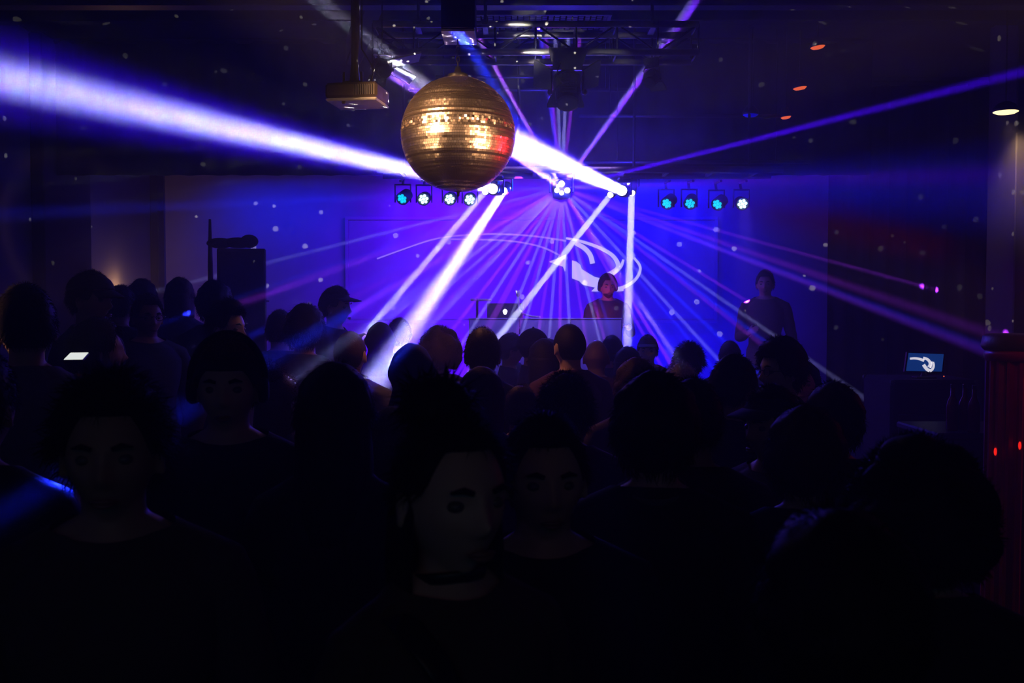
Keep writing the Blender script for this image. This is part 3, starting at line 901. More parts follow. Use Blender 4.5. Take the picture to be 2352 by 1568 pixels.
mbz = MB().add([p + Vector((0, -.002, 0)) for p in fr] + [p + Vector((0, .022, 0)) for p in fr], [(0, 1, 2, 3), (7, 6, 5, 4), (0, 4, 5, 1), (1, 5, 6, 2), (2, 6, 7, 3), (3, 7, 4, 0)])
obj('bezel', mbz, M_BLACK, mo)
obj('screen', MB().add([p + Vector((0, -.005, 0)) for p in q] + [p + Vector((0, -.001, 0)) for p in q], [(0, 1, 2, 3), (7, 6, 5, 4), (0, 4, 5, 1), (1, 5, 6, 2), (2, 6, 7, 3), (3, 7, 4, 0)]), M_SCRB, mo)
obj('stand', MB().tube([(cen.x, 0, .0), (cen.x, .005, .05)], [.03, .012], 12).box((cen.x, 0, .006), (.14, .10, .012), ch=.004), M_BLACK, mo)
obj('power_light', MB().ball(P(2168, 864, YR - .05) - mo.location, .005, 8, 6), M_RED, mo)
cs = lambda x, y: P(1900 + x / 3.484, 700 + y / 3.484, YR - .037) - mo.location
px_ = YR / FPX / 3.484
for pts, w0, w1 in (([(662, 430), (700, 426), (740, 432), (775, 446)], 16, 22), ([(768, 424), (800, 432), (822, 455), (824, 480), (812, 498)], 20, 24),
                    ([(770, 478), (785, 500), (800, 518), (820, 526)], 26, 26), ([(848, 456), (854, 482), (846, 512), (822, 530)], 12, 22), ([(836, 452), (836, 480), (826, 504)], 12, 12)):
    obj('logo_stroke', ribbon(smooth_pts(pts), (w0 * px_, w1 * px_), YR, cs, .002), M_SCRW, mo)
ct = thing('bar_counter', 'dark bar counter along the right side of the hall', 'bar counter', (3.2, 5.9, 0))
BT_ = P(2215, 1006, 5.4).z
obj('counter_top', MB().box((0, 0, BT_ - .02), (1.6, .6, .04), ch=.01), M_BLACK, ct)
for i in range(4):
    obj('front_panel', MB().box((-.585 + i * .39, -.24, (BT_ - .04) / 2), (.38, .03, BT_ - .04), ch=.008), M_DARKP, ct)
for px, py, lab in ((2187, 967, 'red lit bottle, first on the bar counter'), (2215, 972, 'red lit bottle, middle one on the bar counter'), (2236, 1000, 'red lit bottle nearest the fluted pedestal')):
    Yb = 5.75 if py != 1000 else 5.66
    p = P(px, py, Yb)
    bt_ = thing('bottle', lab, 'bottle', (p.x, Yb, BT_), 0, 'bottles on the bar')
    obj('glass', MB().lathe([(.03, 0), (.034, .006), (.034, .14), (.028, .17), (.013, .20), (.012, .25)], 14), M_BOTTLE, bt_, True)
    obj('cap', MB().lathe([(.0135, .245), (.0135, .265), (.011, .268)], 12), M_DSTEEL, bt_)
YP = 4.4
e0, et = P(2311, 780, YP), P(2320, 770, YP).z
pr = .19
pd_ = thing('fluted_pedestal', 'fluted pedestal glowing red, tall beside the bar counter', 'pedestal', (e0.x + pr, YP + pr, 0))
h0 = P(2320, 808, YP).z
obj('capital', MB().lathe([(pr * .95, h0), (pr * 1.0, h0 + .01), (pr * 1.02, h0 + .02), (pr * .98, et - .01), (pr * .9, et)], 28), M_BLACK, pd_, True)
obj('neck', MB().lathe([(pr * .92, h0 - .05), (pr * .95, h0 - .02), (pr * .94, h0)], 28), M_REDW, pd_, True)
sh = MB()
prof = []
nf = 20
vs_, fs_ = [], []
for zi, z in enumerate((0.1, h0 - .05)):
    for k in range(nf * 4):
        a = 2 * math.pi * k / (nf * 4)
        r_ = pr * (.90 if k % 4 in (0, 1) else .82) * (1.06 if zi == 0 else 1)
        vs_.append((r_ * math.cos(a), r_ * math.sin(a), z))
m4 = nf * 4
fs_ = [(k, (k + 1) % m4, m4 + (k + 1) % m4, m4 + k) for k in range(m4)] + [tuple(range(m4 - 1, -1, -1)), tuple(range(m4, 2 * m4))]
obj('shaft', sh.add(vs_, fs_), M_REDW, pd_)
obj('plinth', MB().lathe([(pr * 1.15, 0), (pr * 1.15, .06), (pr * 1.0, .1)], 28), M_REDW, pd_)
for z in (1.18, 1.27, 1.22):
    a = R(200 + (z - 1.18) * 900)
    obj('red_diode', MB().ball((pr * .93 * math.cos(a), pr * .93 * math.sin(a), z), .007, 8, 6, (1, 1, 2.6)), M_REDD, pd_)
point((e0.x + .0, YP - .35, 1.95), .7, (1, .01, .10), .03)
for px, py, Y, w_, m_, lab, roll in ((1878, 107, 8.6, 32, M_RED, 'red ceiling lamp, topmost of the three in a slanting line', -8), (1837, 201, 9.0, 30, M_RED, 'red ceiling lamp, middle of the three in a slanting line', -8),
                                (1805, 268, 8.9, 23, M_RED, 'red ceiling lamp, lowest of the three in a slanting line', -8), (1724, 263, 8.7, 34, M_BLUL, 'deep blue ceiling lamp beside the lowest red one', 0),
                                (2310, 256, 8.1, 54, M_AMBL, 'amber ceiling lamp over the far right side of the hall', 0)):
    p = P(px, py, Y)
    rr = w_ / 2 * Y / FPX
    t = thing('ceiling_lamp', lab, 'ceiling lamp', p, 0, 'small lamps on the right ceiling')
    T = Matrix.Rotation(R(roll), 4, 'Y')
    obj('glass', MB().lathe([(rr * .3, -.020), (rr * .75, -.016), (rr, -.004), (rr, .01)], 20, T), m_, t, True)
    obj('shade', MB().lathe([(rr * 1.08, -.002), (rr * 1.1, .02), (rr * .7, .06), (.03, .08)], 20, T), M_BLACK, t, True)
    obj('stem', MB().tube([(0, 0, .06), (0, 0, ZC - p.z + .01)], .007, 8), M_CEIL, t)
pl_ = P(2334, 330, 8.4)
struct('pillar', MB().box((pl_.x + .25, 8.65, ZC / 2), (.5, .5, ZC - .01), ch=.01), M_PILLAR, 'square pillar under the amber lamp at the right edge')
pp2 = P(2310, 262, 8.1)
spot((pp2.x, 8.1, pp2.z - .05), (pl_.x + .12, 8.42, pp2.z - .45), 70, 40, (1, .62, .35), .03, .8)


# ------------------------------------------------------------------ people
HC = Vector((0, .0, 1.605))            # head centre of the standard figure (1.72 m), which faces local -Y


def sstep(a, b, x):
    t = max(0, min(1, (x - a) / (b - a)))
    return t * t * (3 - 2 * t)


def skull(th, ph):
    """head surface without features; ph = 0 is the face"""
    x = .074 * math.sin(th) * math.sin(ph)
    y = -.094 * math.sin(th) * math.cos(ph)
    z = .118 * math.cos(th)
    if z < -.005:
        t = (-.005 - z) / .113
        x *= 1 - .36 * t ** 1.3
        y *= (1 - .48 * t) if y > 0 else (1 - .10 * t)
    elif y > 0:
        y *= 1.06
    x *= 1 + .05 * math.exp(-((z - .03) / .05) ** 2)
    return Vector((x, y, z))


def head_pt(th, ph):
    p = skull(th, ph)
    x, y, z = p
    g = lambda cx, cz, sx, sz: math.exp(-((x - cx) / sx) ** 2 - ((z - cz) / sz) ** 2)
    if y < -.01:
        d = 0
        d += .005 * (g(-.03, .026, .026, .010) + g(.03, .026, .026, .010))
        d -= .013 * (g(-.032, .004, .017, .013) + g(.032, .004, .017, .013))
        d += .006 * (g(-.032, .003, .010, .008) + g(.032, .003, .010, .008))
        d += .010 * g(0, .004, .009, .020) + .022 * g(0, -.022, .011, .013) + .016 * g(0, -.034, .014, .010)
        d += .007 * (g(-.013, -.036, .007, .007) + g(.013, -.036, .007, .007))
        d += .007 * g(0, -.060, .020, .006) + .007 * g(0, -.072, .017, .006) - .003 * g(0, -.066, .022, .003)
        d -= .004 * g(0, -.083, .02, .007)
        d += .009 * g(0, -.100, .018, .013)
        d += .004 * (g(-.042, -.025, .02, .02) + g(.042, -.025, .02, .02))
        p = p + Vector((0, -d, 0))
    return p


def grid_head():
    n, m = 72, 56
    mb_ = MB()
    vs_ = [HC + head_pt(1e-3 + (math.pi - 2e-3) * i / m, 2 * math.pi * k / n) for i in range(m + 1) for k in range(n)]
    fs_ = [(i * n + k, i * n + (k + 1) % n, (i + 1) * n + (k + 1) % n, (i + 1) * n + k) for i in range(m) for k in range(n)]
    fs_ += [tuple(range(n - 1, -1, -1)), tuple(m * n + k for k in range(n))]
    mb_.add(vs_, fs_)
    for s in (-1, 1):                                            # ears
        T = Matrix.Translation(HC + Vector((s * .076, .008, -.004))) @ Matrix.Rotation(s * R(22), 4, 'Z') @ Matrix.Rotation(R(-10), 4, 'X')
        mb_.ball((0, 0, 0), 1, 12, 8, (.011, .019, .032), T)
        mb_.ball((s * .004, -.004, -.026), 1, 8, 6, (.008, .010, .011), T)
    return mb_


def hand(mb_, wrist, fwd, side, curl=.5, s=1.0):
    """palm, four fingers and a thumb; fwd = finger direction, side = towards the thumb"""
    f, sd = fwd.normalized(), side.normalized()
    nn = f.cross(sd).normalized()
    nn = -nn
    mb_.tube([wrist, wrist + f * .03 * s, wrist + f * .065 * s, wrist + f * .095 * s], [(.022 * s, .017 * s), (.032 * s, .016 * s), (.040 * s, .015 * s), (.038 * s, .013 * s)], 12, up=nn)
    for i, (o_, l) in enumerate(((.029, .068), (.010, .078), (-.010, .072), (-.028, .056))):
        p = wrist + f * .088 * s + sd * o_ * s
        pts, a, q = [p], 0, p
        for seg, fr in enumerate((.45, .32, .28)):
            a += curl * (.55 if seg == 0 else .9)
            q = q + (f * math.cos(a) + nn * math.sin(a)) * l * fr * s
            pts.append(q)
        mb_.tube(pts, [.0098 * s, .0094 * s, .0086 * s, .0070 * s], 8)
    p = wrist + f * .022 * s + sd * .026 * s
    d1 = (f * .6 + sd * .75 + nn * .25).normalized()
    d2 = (f * .9 + sd * .2 + nn * .4).normalized()
    mb_.tube([p, p + d1 * .035 * s, p + d1 * .035 * s + d2 * .028 * s, p + d1 * .035 * s + d2 * .05 * s], [.013 * s, .0115 * s, .010 * s, .008 * s], 8)


POSES = {
    'man': dict(sh=.185, hip=.150, neck=.054, arm=1.0, L=((.245, .03, 1.12), (.255, -.05, .875), (0, -.15, -1), (-.2, -1, 0)), Rr=((-.245, .03, 1.12), (-.255, -.05, .875), (0, -.15, -1), (.2, -1, 0))),
    'man_drink': dict(sh=.185, hip=.150, neck=.054, arm=1.0, L=((.245, .03, 1.12), (.255, -.05, .875), (0, -.15, -1), (-.2, -1, 0)), Rr=((-.235, .0, 1.11), (-.13, -.22, 1.16), (.5, -.8, .2), (0, 0, 1))),
    'woman': dict(sh=.158, hip=.160, neck=.045, arm=.84, L=((.215, .03, 1.12), (.225, -.04, .885), (0, -.15, -1), (-.2, -1, 0)), Rr=((-.215, .03, 1.12), (-.225, -.04, .885), (0, -.15, -1), (.2, -1, 0))),
    'raised': dict(sh=.170, hip=.155, neck=.050, arm=.92, L=((.225, .03, 1.12), (.235, -.05, .88), (0, -.15, -1), (-.2, -1, 0)), Rr=((-.235, -.06, 1.14), (-.20, -.22, 1.34), (.1, -.25, 1), (1, -.2, 0))),
    'dj': dict(sh=.185, hip=.150, neck=.054, arm=1.0, L=((.245, -.02, 1.13), (.17, -.24, 1.20), (-.2, -1, -.05), (-1, 0, .1)), Rr=((-.245, -.02, 1.13), (-.17, -.24, 1.20), (.2, -1, -.05), (1, 0, .1))),
}


def body_mesh(kind):
    q = POSES[kind]
    sh, hip, nk, ar = q['sh'], q['hip'], q['neck'], q['arm']
    mb_ = grid_head()
    # torso: one loft from crotch to neck
    pr_ = [((0, .0, .80), (hip * .72, .085)), ((0, .005, .87), (hip * 1.0, .108)), ((0, .005, .95), (hip * 1.02, .112)), ((0, 0, 1.06), (hip * .92, .100)),
           ((0, -.005, 1.16), (hip * .94, .100)), ((0, -.008, 1.27), (sh * .92, .112)), ((0, -.002, 1.36), (sh * .98, .106)), ((0, .006, 1.42), (sh * .80, .085)),
           ((0, .012, 1.455), (sh * .48, .068)), ((0, .012, 1.49), (nk * 1.12, nk * 1.12))]
    mb_.tube([p for p, r in pr_], [r for p, r in pr_], 24, up=(0, 1, 0))
    mb_.tube([(0, .014, 1.43), (0, .010, 1.50), (0, .004, 1.58)], [nk * 1.2, nk, nk * 1.02], 16, up=(0, 1, 0))
    if kind == 'woman':
        for s in (-1, 1):
            mb_.ball((s * .062, -.085, 1.27), .058, 14, 10)
    for s, (el, wr, fw, sd) in ((1, q['L']), (-1, q['Rr'])):
        el, wr = Vector(el), Vector(wr)
        S = Vector((s * (sh - .01), .006, 1.395))
        up_ = (el - S)
        mb_.tube([S - up_ * .02, S + up_ * .12, S + up_ * .45, S + up_ * .85, el], [.044 * ar, .053 * ar, .048 * ar, .041 * ar, .039 * ar], 14)
        fo = wr - el
        mb_.tube([el - fo * .03, el + fo * .25, el + fo * .6, wr], [.038 * ar, .042 * ar, .035 * ar, .026 * ar], 14)
        mb_.tube([(s * .03, .016, 1.46), (s * sh * .5, .012, 1.425), S + Vector((s * .004, 0, -.006)), S + up_ * .2], [.050, .050 * ar, .050 * ar, .049 * ar], 12)
        hand(mb_, wr, Vector(fw), Vector(sd), .25 if 'raised' != kind else (.75 if s < 0 else .25), .95 * (ar if ar < 1 else 1))
        lg = hip / .15
        mb_.tube([(s * .082 * lg, .005, .90), (s * .088 * lg, 0, .78), (s * .09, -.008, .62), (s * .092, -.012, .50), (s * .092, .008, .38), (s * .092, .018, .24), (s * .092, .022, .09)],
                 [.080 * lg, .084 * lg, .068, .053, .054, .042, .036], 14, up=(0, 1, 0))
        mb_.tube([(s * .093, .055, .042), (s * .096, .0, .05), (s * .104, -.09, .038), (s * .110, -.155, .026)], [(.034, .038), (.040, .044), (.046, .034), (.036, .022)], 14, up=(0, 0, 1))
    me = bpy.data.meshes.new('tmp')
    me.from_pydata(mb_.v, [], mb_.f)
    o_ = bpy.data.objects.new('tmp', me)
    COL.objects.link(o_)
    bm = bmesh.new()
    bm.from_mesh(me)
    bmesh.ops.recalc_face_normals(bm, faces=bm.faces)
    bm.to_mesh(me)
    bm.free()
    m1 = o_.modifiers.new('r', 'REMESH')
    m1.mode = 'VOXEL'
    m1.voxel_size = .0058
    m2 = o_.modifiers.new('s', 'SMOOTH')
    m2.iterations = 7
    m2.factor = .5
    m3 = o_.modifiers.new('d', 'DECIMATE')
    m3.ratio = .16
    dg = bpy.context.evaluated_depsgraph_get()
    out = bpy.data.meshes.new_from_object(o_.evaluated_get(dg))
    bpy.data.objects.remove(o_)
    bpy.data.meshes.remove(me)
    out.name = kind
    out.polygons.foreach_set('use_smooth', [True] * len(out.polygons))
    out.materials.clear()
    out.materials.append(None)
    return out


def seg_d(p, a, b):
    ab = b - a
    t = max(0, min(1, (p - a).dot(ab) / ab.length_squared))
    return (p - a - ab * t).length


def clothes(me, kind):
    """top, trousers and shoes as shells that follow the body, from the faces each one covers"""
    q = POSES[kind]
    sh = q['sh']
    arms = []
    for s, (el, wr, fw, sd) in ((1, q['L']), (-1, q['Rr'])):
        el, wr = Vector(el), Vector(wr)
        S = Vector((s * (sh - .01), .006, 1.395))
        arms.append((S, el, wr, Vector(fw).normalized()))

    def cls(c):
        for S, el, wr, fw in arms:
            du, df, dh = seg_d(c, S, el), seg_d(c, el, wr), seg_d(c, wr + fw * .02, wr + fw * .17)
            if dh < .055 and (c - wr).dot(fw) > -.005:
                return 'hand'
            if min(du, df) < .062 and abs(c.x) > sh * .80 or df < .055:
                return 'top'
        if c.z > 1.475 + .25 * c.y:
            return 'skin'
        if c.z > .97:
            return 'top'
        if c.z > .075:
            return 'legs'
        return 'shoes'
    res = {}
    fc = {}
    bm = bmesh.new()
    bm.from_mesh(me)
    cuts = [((0, 0, 1.475), (0, -.25, 1)), ((0, 0, .97), (0, 0, 1)), ((0, 0, .87), (0, 0, 1)), ((0, 0, .075), (0, 0, 1))]
    cuts += [(wr - fw * .005, fw) for S, el, wr, fw in arms]
    for co_, no_ in cuts:
        bmesh.ops.bisect_plane(bm, geom=bm.verts[:] + bm.edges[:] + bm.faces[:], plane_co=co_, plane_no=no_)
    me = bpy.data.meshes.new('cut')
    bm.to_mesh(me)
    bm.free()
    for p in me.polygons:
        k = cls(p.center)
        fc.setdefault(k, []).append(p)
        if k == 'legs' and p.center.z > .87:
            fc.setdefault('top', []).append(p)
        if k == 'shoes':
            fc.setdefault('shoe_l' if p.center.x > 0 else 'shoe_r', []).append(p)
    for k, off in (('top', .011), ('legs', .007), ('shoe_l', .006), ('shoe_r', .006)):
        used, vs_, fs_ = {}, [], []
        for p in fc.get(k, []):
            q_ = []
            for i in p.vertices:
                if i not in used:
                    used[i] = len(vs_)
                    v = me.vertices[i]
                    wr_ = .004 * noise.noise(Vector((v.co.x * 9, v.co.y * 9, v.co.z * 16))) if 'shoe' not in k else 0
                    extra = .010 if k == 'top' and v.co.z < 1.0 and abs(v.co.x) < .2 else 0
                    vs_.append(v.co + v.normal * (off + wr_ + extra))
                q_.append(used[i])
            fs_.append(tuple(q_))
        n = len(vs_)
        m_ = bpy.data.meshes.new({'top': 'shirt', 'legs': 'trousers'}.get(k, 'shoe'))
        m_.from_pydata(vs_, [], fs_)
        m_.update()
        m_.polygons.foreach_set('use_smooth', [True] * len(m_.polygons))
        m_.materials.append(None)
        res[k] = m_
    return res


def hl(ph, front=50, side=88, back=118):
    """hairline polar angle at azimuth ph"""
    a = abs((math.degrees(ph) + 180) % 360 - 180)
    return R(front + (side - front) * sstep(38, 66, a) + (back - side) * sstep(82, 118, a))


def cap_shell(line, thick, nz=0.0, n=44, m=16, taper=True, freq=30, seed=0):
    mb_ = MB()
    vs_ = []
    for i in range(m + 1):
        for k in range(n):
            ph = 2 * math.pi * k / n
            th = 1e-3 + line(ph) * i / m
            p = skull(th, ph)
            nn = Vector((p.x / .074 ** 2, p.y / .094 ** 2, p.z / .118 ** 2)).normalized()
            t = thick(th, ph) if callable(thick) else thick
            t *= (1 - .8 * (i / m) ** 6) if taper else 1
            if nz:
                t += nz * noise.noise(p * freq + Vector((seed, 0, 0))) * min(1, t / .006)
            vs_.append(p + nn * t)
    for k in range(n):
        ph = 2 * math.pi * k / n
        vs_.append(skull(line(ph), ph) * .94)
    fs_ = [(i * n + k, i * n + (k + 1) % n, (i + 1) * n + (k + 1) % n, (i + 1) * n + k) for i in range(m + 1) for k in range(n)]
    fs_.append(tuple(range(n - 1, -1, -1)))
    return mb_.add(vs_, fs_)


def tufts(mb_, num, line, thick, length, flow, w_=.004, seed=1, jit=.4):
    r_ = random.Random(seed)
    for _ in range(num):
        ph = r_.uniform(0, 2 * math.pi)
        th = math.acos(1 - r_.random() * (1 - math.cos(line(ph)))) * .98
        p = skull(th, ph)
        nn = Vector((p.x / .074 ** 2, p.y / .094 ** 2, p.z / .118 ** 2)).normalized()
        t = thick(th, ph) if callable(thick) else thick
        b_ = p + nn * t * .6
        d = (nn * (1 - flow) + (Vector((0, .35, -1)) - nn * Vector((0, .35, -1)).dot(nn)) * flow)
        d = (d.normalized() + Vector((r_.gauss(0, jit), r_.gauss(0, jit), r_.gauss(0, jit)))).normalized()
        l = length * r_.uniform(.5, 1.2)
        x = d.orthogonal().normalized() * w_
        y = d.cross(x)
        mid = b_ + d * l * .5 + nn * .15 * l
        mb_.add([b_ + x, b_ - x * .5 + y * .87, b_ - x * .5 - y * .87, mid + x * .6, mid - x * .3 + y * .5, mid - x * .3 - y * .5, b_ + d * l],
                [(0, 1, 4, 3), (1, 2, 5, 4), (2, 0, 3, 5), (3, 4, 6), (4, 5, 6), (5, 3, 6)])
    return mb_


def curtain(mb_, a0, a1, z0, z1, thick, seed=0, n=40, m=9):
    vs_, fs_ = [], []
    for lay in (0, 1):
        for i in range(m + 1):
            f = i / m
            z = z0 + (z1 - z0) * f
            for k in range(n + 1):
                a = R(a0 + (a1 - a0) * k / n)
                ed = min(1, min(k, n - k) / 4)
                rr = .98 + .08 * sstep(0, .5, f) - .04 * sstep(.6, 1, f) + (thick if lay == 0 else -.06) * (.3 + .7 * ed)
                rr += .05 * noise.noise(Vector((math.sin(a) * 4 + seed, math.cos(a) * 4, z * 5)))
                vs_.append((.078 * rr * math.sin(a), -.096 * rr * math.cos(a) + .012, z + (.02 * noise.noise(Vector((a * 6, seed, 3))) if i == m else 0)))
    w_ = n + 1
    o_ = (m + 1) * w_
    for i in range(m):
        for k in range(n):
            a = i * w_ + k
            fs_ += [(a, a + 1, a + w_ + 1, a + w_), (o_ + a, o_ + a + w_, o_ + a + w_ + 1, o_ + a + 1)]
    for i in range(m):
        for k in (0, n):
            a = i * w_ + k
            fs_.append((a, a + w_, o_ + a + w_, o_ + a))
    for k in range(n):
        fs_ += [(k, o_ + k, o_ + k + 1, k + 1), (m * w_ + k, m * w_ + k + 1, o_ + m * w_ + k + 1, o_ + m * w_ + k)]
    return mb_.add(vs_, fs_)


H = {}


def mk(name, mb_, smooth=True):
    me = bpy.data.meshes.new(name)
    me.from_pydata(mb_.v, [], mb_.f)
    me.update()
    if smooth:
        me.polygons.foreach_set('use_smooth', [True] * len(me.polygons))
    me.materials.append(None)
    return me


topthick = lambda a, b: (lambda th, ph: b + (a - b) * (1 - sstep(R(20), R(75), th)))
H['buzz'] = mk('hair', tufts(cap_shell(lambda p: hl(p, 46, 84, 120), .0045, .0012, freq=120), 1500, lambda p: hl(p, 46, 84, 118), .003, .006, .4, .0008, 2))
H['short'] = mk('hair', tufts(cap_shell(hl, topthick(.020, .009), .006), 2200, hl, topthick(.02, .008), .022, .75, .0015, 3, .3))
H['swept'] = mk('hair', tufts(cap_shell(lambda p: hl(p, 52, 84, 116), lambda th, ph: .010 + .030 * (1 - sstep(R(15), R(70), th)) * (.75 + .35 * math.cos(ph)), .010), 2200, hl, topthick(.034, .008), .034, .8, .0016, 4, .3))
H['messy'] = mk('hair', tufts(cap_shell(hl, topthick(.032, .020), .016), 2400, hl, topthick(.032, .02), .040, .55, .0018, 5, .5))
H['thick'] = mk('hair', tufts(cap_shell(lambda p: hl(p, 58, 96, 128), topthick(.036, .030), .014), 2400, lambda p: hl(p, 58, 96, 128), topthick(.036, .03), .032, .8, .0018, 6, .3))
H['afro'] = mk('hair', tufts(cap_shell(lambda p: hl(p, 50, 92, 122), .050, .030, taper=False, freq=26, n=60, m=24), 5200, lambda p: hl(p, 50, 92, 122), .066, .030, .1, .0020, 7, 1.0))
H['long'] = mk('hair', tufts(curtain(cap_shell(lambda p: hl(p, 48, 88, 110), topthick(.022, .018), .006), 62, 298, .035, -.27, .12, 1), 1400, hl, .018, .035, .9, .0014, 8, .2))
H['bob'] = mk('hair', tufts(curtain(cap_shell(lambda p: hl(p, 52, 88, 110), topthick(.026, .022), .008), 58, 302, .035, -.12, .16, 4), 1600, hl, .022, .03, .85, .0015, 9, .25))
b_ = tufts(cap_shell(lambda p: hl(p, 48, 82, 112), .013, .004), 1400, hl, .012, .025, .6, .0012, 10, .4)
b_.ball((0, .045, .135), .050, 18, 12, (1.1, 1, .92))
r_ = random.Random(11)
for _ in range(420):
    d = Vector((r_.gauss(0, 1), r_.gauss(0, 1), r_.gauss(0, .8))).normalized()
    o_ = Vector((0, .045, .135)) + Vector((d.x * .054, d.y * .049, d.z * .045))
    e = (d * .7 + Vector((r_.gauss(0, .5), r_.gauss(0, .5), r_.gauss(0, .5)))).normalized()
    l = r_.uniform(.008, .045)
    x = e.orthogonal().normalized() * .0022
    y = e.cross(x)
    b_.add([o_ + x, o_ - x * .5 + y * .87, o_ - x * .5 - y * .87, o_ + e * l], [(0, 1, 3), (1, 2, 3), (2, 0, 3)])
curtain(b_, 70, 290, .02, -.20, .08, 6)
H['bun'] = mk('hair', b_)
H['bald'] = None
# headwear
ln = lambda f, s, b: (lambda p: hl(p, f, s, b))
capm = cap_shell(ln(62, 74, 86), .016, 0, 44, 14, False)


def brim(mb_, th, reach, w_, drop=.02):
    vs_, fs_ = [], []
    n = 16
    for lay in (0, 1):
        for i in range(6):
            for k in range(n + 1):
                a = R(-w_ + 2 * w_ * k / n)
                p = skull(th, a)
                o_ = Vector((p.x, p.y, 0)).normalized()
                f = i / 5
                q_ = p * 1.05 + Vector((0, -1, 0)) * reach * f * math.cos(a) ** .7 + o_ * .016
                vs_.append((q_.x, q_.y, p.z - drop * f + .010 * math.cos(a) * 1 - (.006 if lay else 0)))
    w2 = n + 1
    o_ = 6 * w2
    for i in range(5):
        for k in range(n):
            a = i * w2 + k
            fs_ += [(a, a + 1, a + w2 + 1, a + w2), (o_ + a, o_ + a + w2, o_ + a + w2 + 1, o_ + a + 1)]
    for k in range(n):
        fs_ += [(5 * w2 + k, 5 * w2 + k + 1, o_ + 5 * w2 + k + 1, o_ + 5 * w2 + k), (k, o_ + k, o_ + k + 1, k + 1)]
    return mb_.add(vs_, fs_)


G = {}
capm.ball((0, .0, .136), .008, 10, 6)
G['cap'] = (mk('cap', brim(capm, R(62), .075, 62)), 'cap')
fl = MB()
vs_ = []
for i in range(13):
    for k in range(40):
        ph = 2 * math.pi * k / 40
        th = 1e-3 + R(74) * i / 12
        p = skull(th, ph)
        f = 1.12 + .10 * math.sin(math.pi * i / 12)
        vs_.append((p.x * f, p.y * f - .014 * math.sin(th) * (1 if math.cos(ph) > 0 else 0), p.z * .92 + .022))
fl.add(vs_, [(i * 40 + k, i * 40 + (k + 1) % 40, (i + 1) * 40 + (k + 1) % 40, (i + 1) * 40 + k) for i in range(12) for k in range(40)] + [tuple(range(39, -1, -1)), tuple(12 * 40 + k for k in range(40))])
G['flat'] = (mk('flat_cap', brim(fl, R(70), .055, 58, .03)), 'flat_cap')
G['beanie'] = (mk('beanie', cap_shell(ln(64, 84, 98), lambda th, ph: .014 + .012 * (1 - sstep(0, R(40), th)), .003, 44, 16, False)), 'beanie')
hd = MB()
n, m = 44, 22
vs_ = []
for i in range(m + 1):
    f = i / m
    for k in range(n + 1):
        a = R(38 + 284 * k / n)
        if f < .62:
            th = f / .62 * R(112) + 1e-3
            p = skull(th, a)
            s_ = 1.20 + .12 * f
            q_ = Vector((p.x * s_, p.y * s_ + .012, p.z * 1.14 + .012))
            if math.cos(a) > .2 and th < R(60):
                q_ = Vector((p.x * s_, p.y * s_ + .012, p.z * 1.14 + .012))
        else:
            g_ = (f - .62) / .38
            p = skull(R(112), a)
            rr = 1.30 + .75 * g_ ** 1.3
            q_ = Vector((p.x * rr + .0, p.y * rr * .9 + .012 + .012 * g_, -.036 - .165 * g_))
        q_ = q_ + q_.normalized() * .005 * noise.noise(q_ * 20)
        vs_.append(q_)
w2 = n + 1
fs_ = [(i * w2 + k, i * w2 + k + 1, (i + 1) * w2 + k + 1, (i + 1) * w2 + k) for i in range(m) for k in range(n)]
inner = [Vector(v) * .95 for v in vs_]
o_ = len(vs_)
fs_ += [(o_ + i * w2 + k, o_ + (i + 1) * w2 + k, o_ + (i + 1) * w2 + k + 1, o_ + i * w2 + k + 1) for i in range(m) for k in range(n)]
for i in range(m):
    for k in (0, n):
        fs_.append((i * w2 + k, (i + 1) * w2 + k, o_ + (i + 1) * w2 + k, o_ + i * w2 + k))
hd.add(vs_ + inner, fs_)
G['hood'] = (mk('hood', hd), 'hood')
gm = MB()
for s in (-1, 1):
    gm.tube([(s * .033 + .021 * math.cos(t), -.098, .003 + .017 * math.sin(t)) for t in [2 * math.pi * i / 14 for i in range(15)]], .0022, 6, cap=False)
    gm.tube([(s * .054, -.096, .006), (s * .074, -.08, .008), (s * .079, .0, .006), (s * .078, .02, -.008)], .0022, 6)
gm.tube([(-.012, -.099, .006), (0, -.102, .009), (.012, -.099, .006)], .0022, 6)
G['glasses'] = (mk('glasses', gm), 'glasses')
hp = MB().tube([(.094 * math.cos(R(a)), .005, .018 + .125 * math.sin(R(a))) for a in range(0, 181, 12)], [(.012, .007)] * 16, 8, up=(0, 1, 0))
for s in (-1, 1):
    hp.lathe([(.012, 0), (.034, .004), (.036, .018), (.028, .028)], 18, Matrix.Translation((s * .076, .006, -.004)) @ Matrix.Rotation(R(90 * s), 4, 'Y'))
G['headphones'] = (mk('headphones', hp), 'headphones')
bd = MB()
n, m = 30, 12
vs_ = []
for lay in (.007, -.004):
    for i in range(m + 1):
        for k in range(n + 1):
            a = R(-78 + 156 * k / n)
            th = R(122 + 44 * i / m)
            p = head_pt(th, a)
            vs_.append(p * (1 + lay / .1 * (1 if 0 < i < m and 0 < k < n else .2)))
w2 = n + 1
o_ = (m + 1) * w2
fs_ = [(i * w2 + k, i * w2 + k + 1, (i + 1) * w2 + k + 1, (i + 1) * w2 + k) for i in range(m) for k in range(n)]
bd.add(vs_[:o_], fs_)
G['beard'] = (mk('beard', bd), 'beard')
G['eye'] = (mk('eye', MB().ball((0, -.0745, .003), .0122, 14, 10, (1.15, 1, .8))), 'eye')
lp_ = MB().tube([(-.023, -.0905, -.066), (-.012, -.099, -.0632), (0, -.1015, -.0645), (.012, -.099, -.0632), (.023, -.0905, -.066)], [(.001, .001), (.004, .0045), (.0045, .0045), (.004, .0045), (.001, .001)], 8)
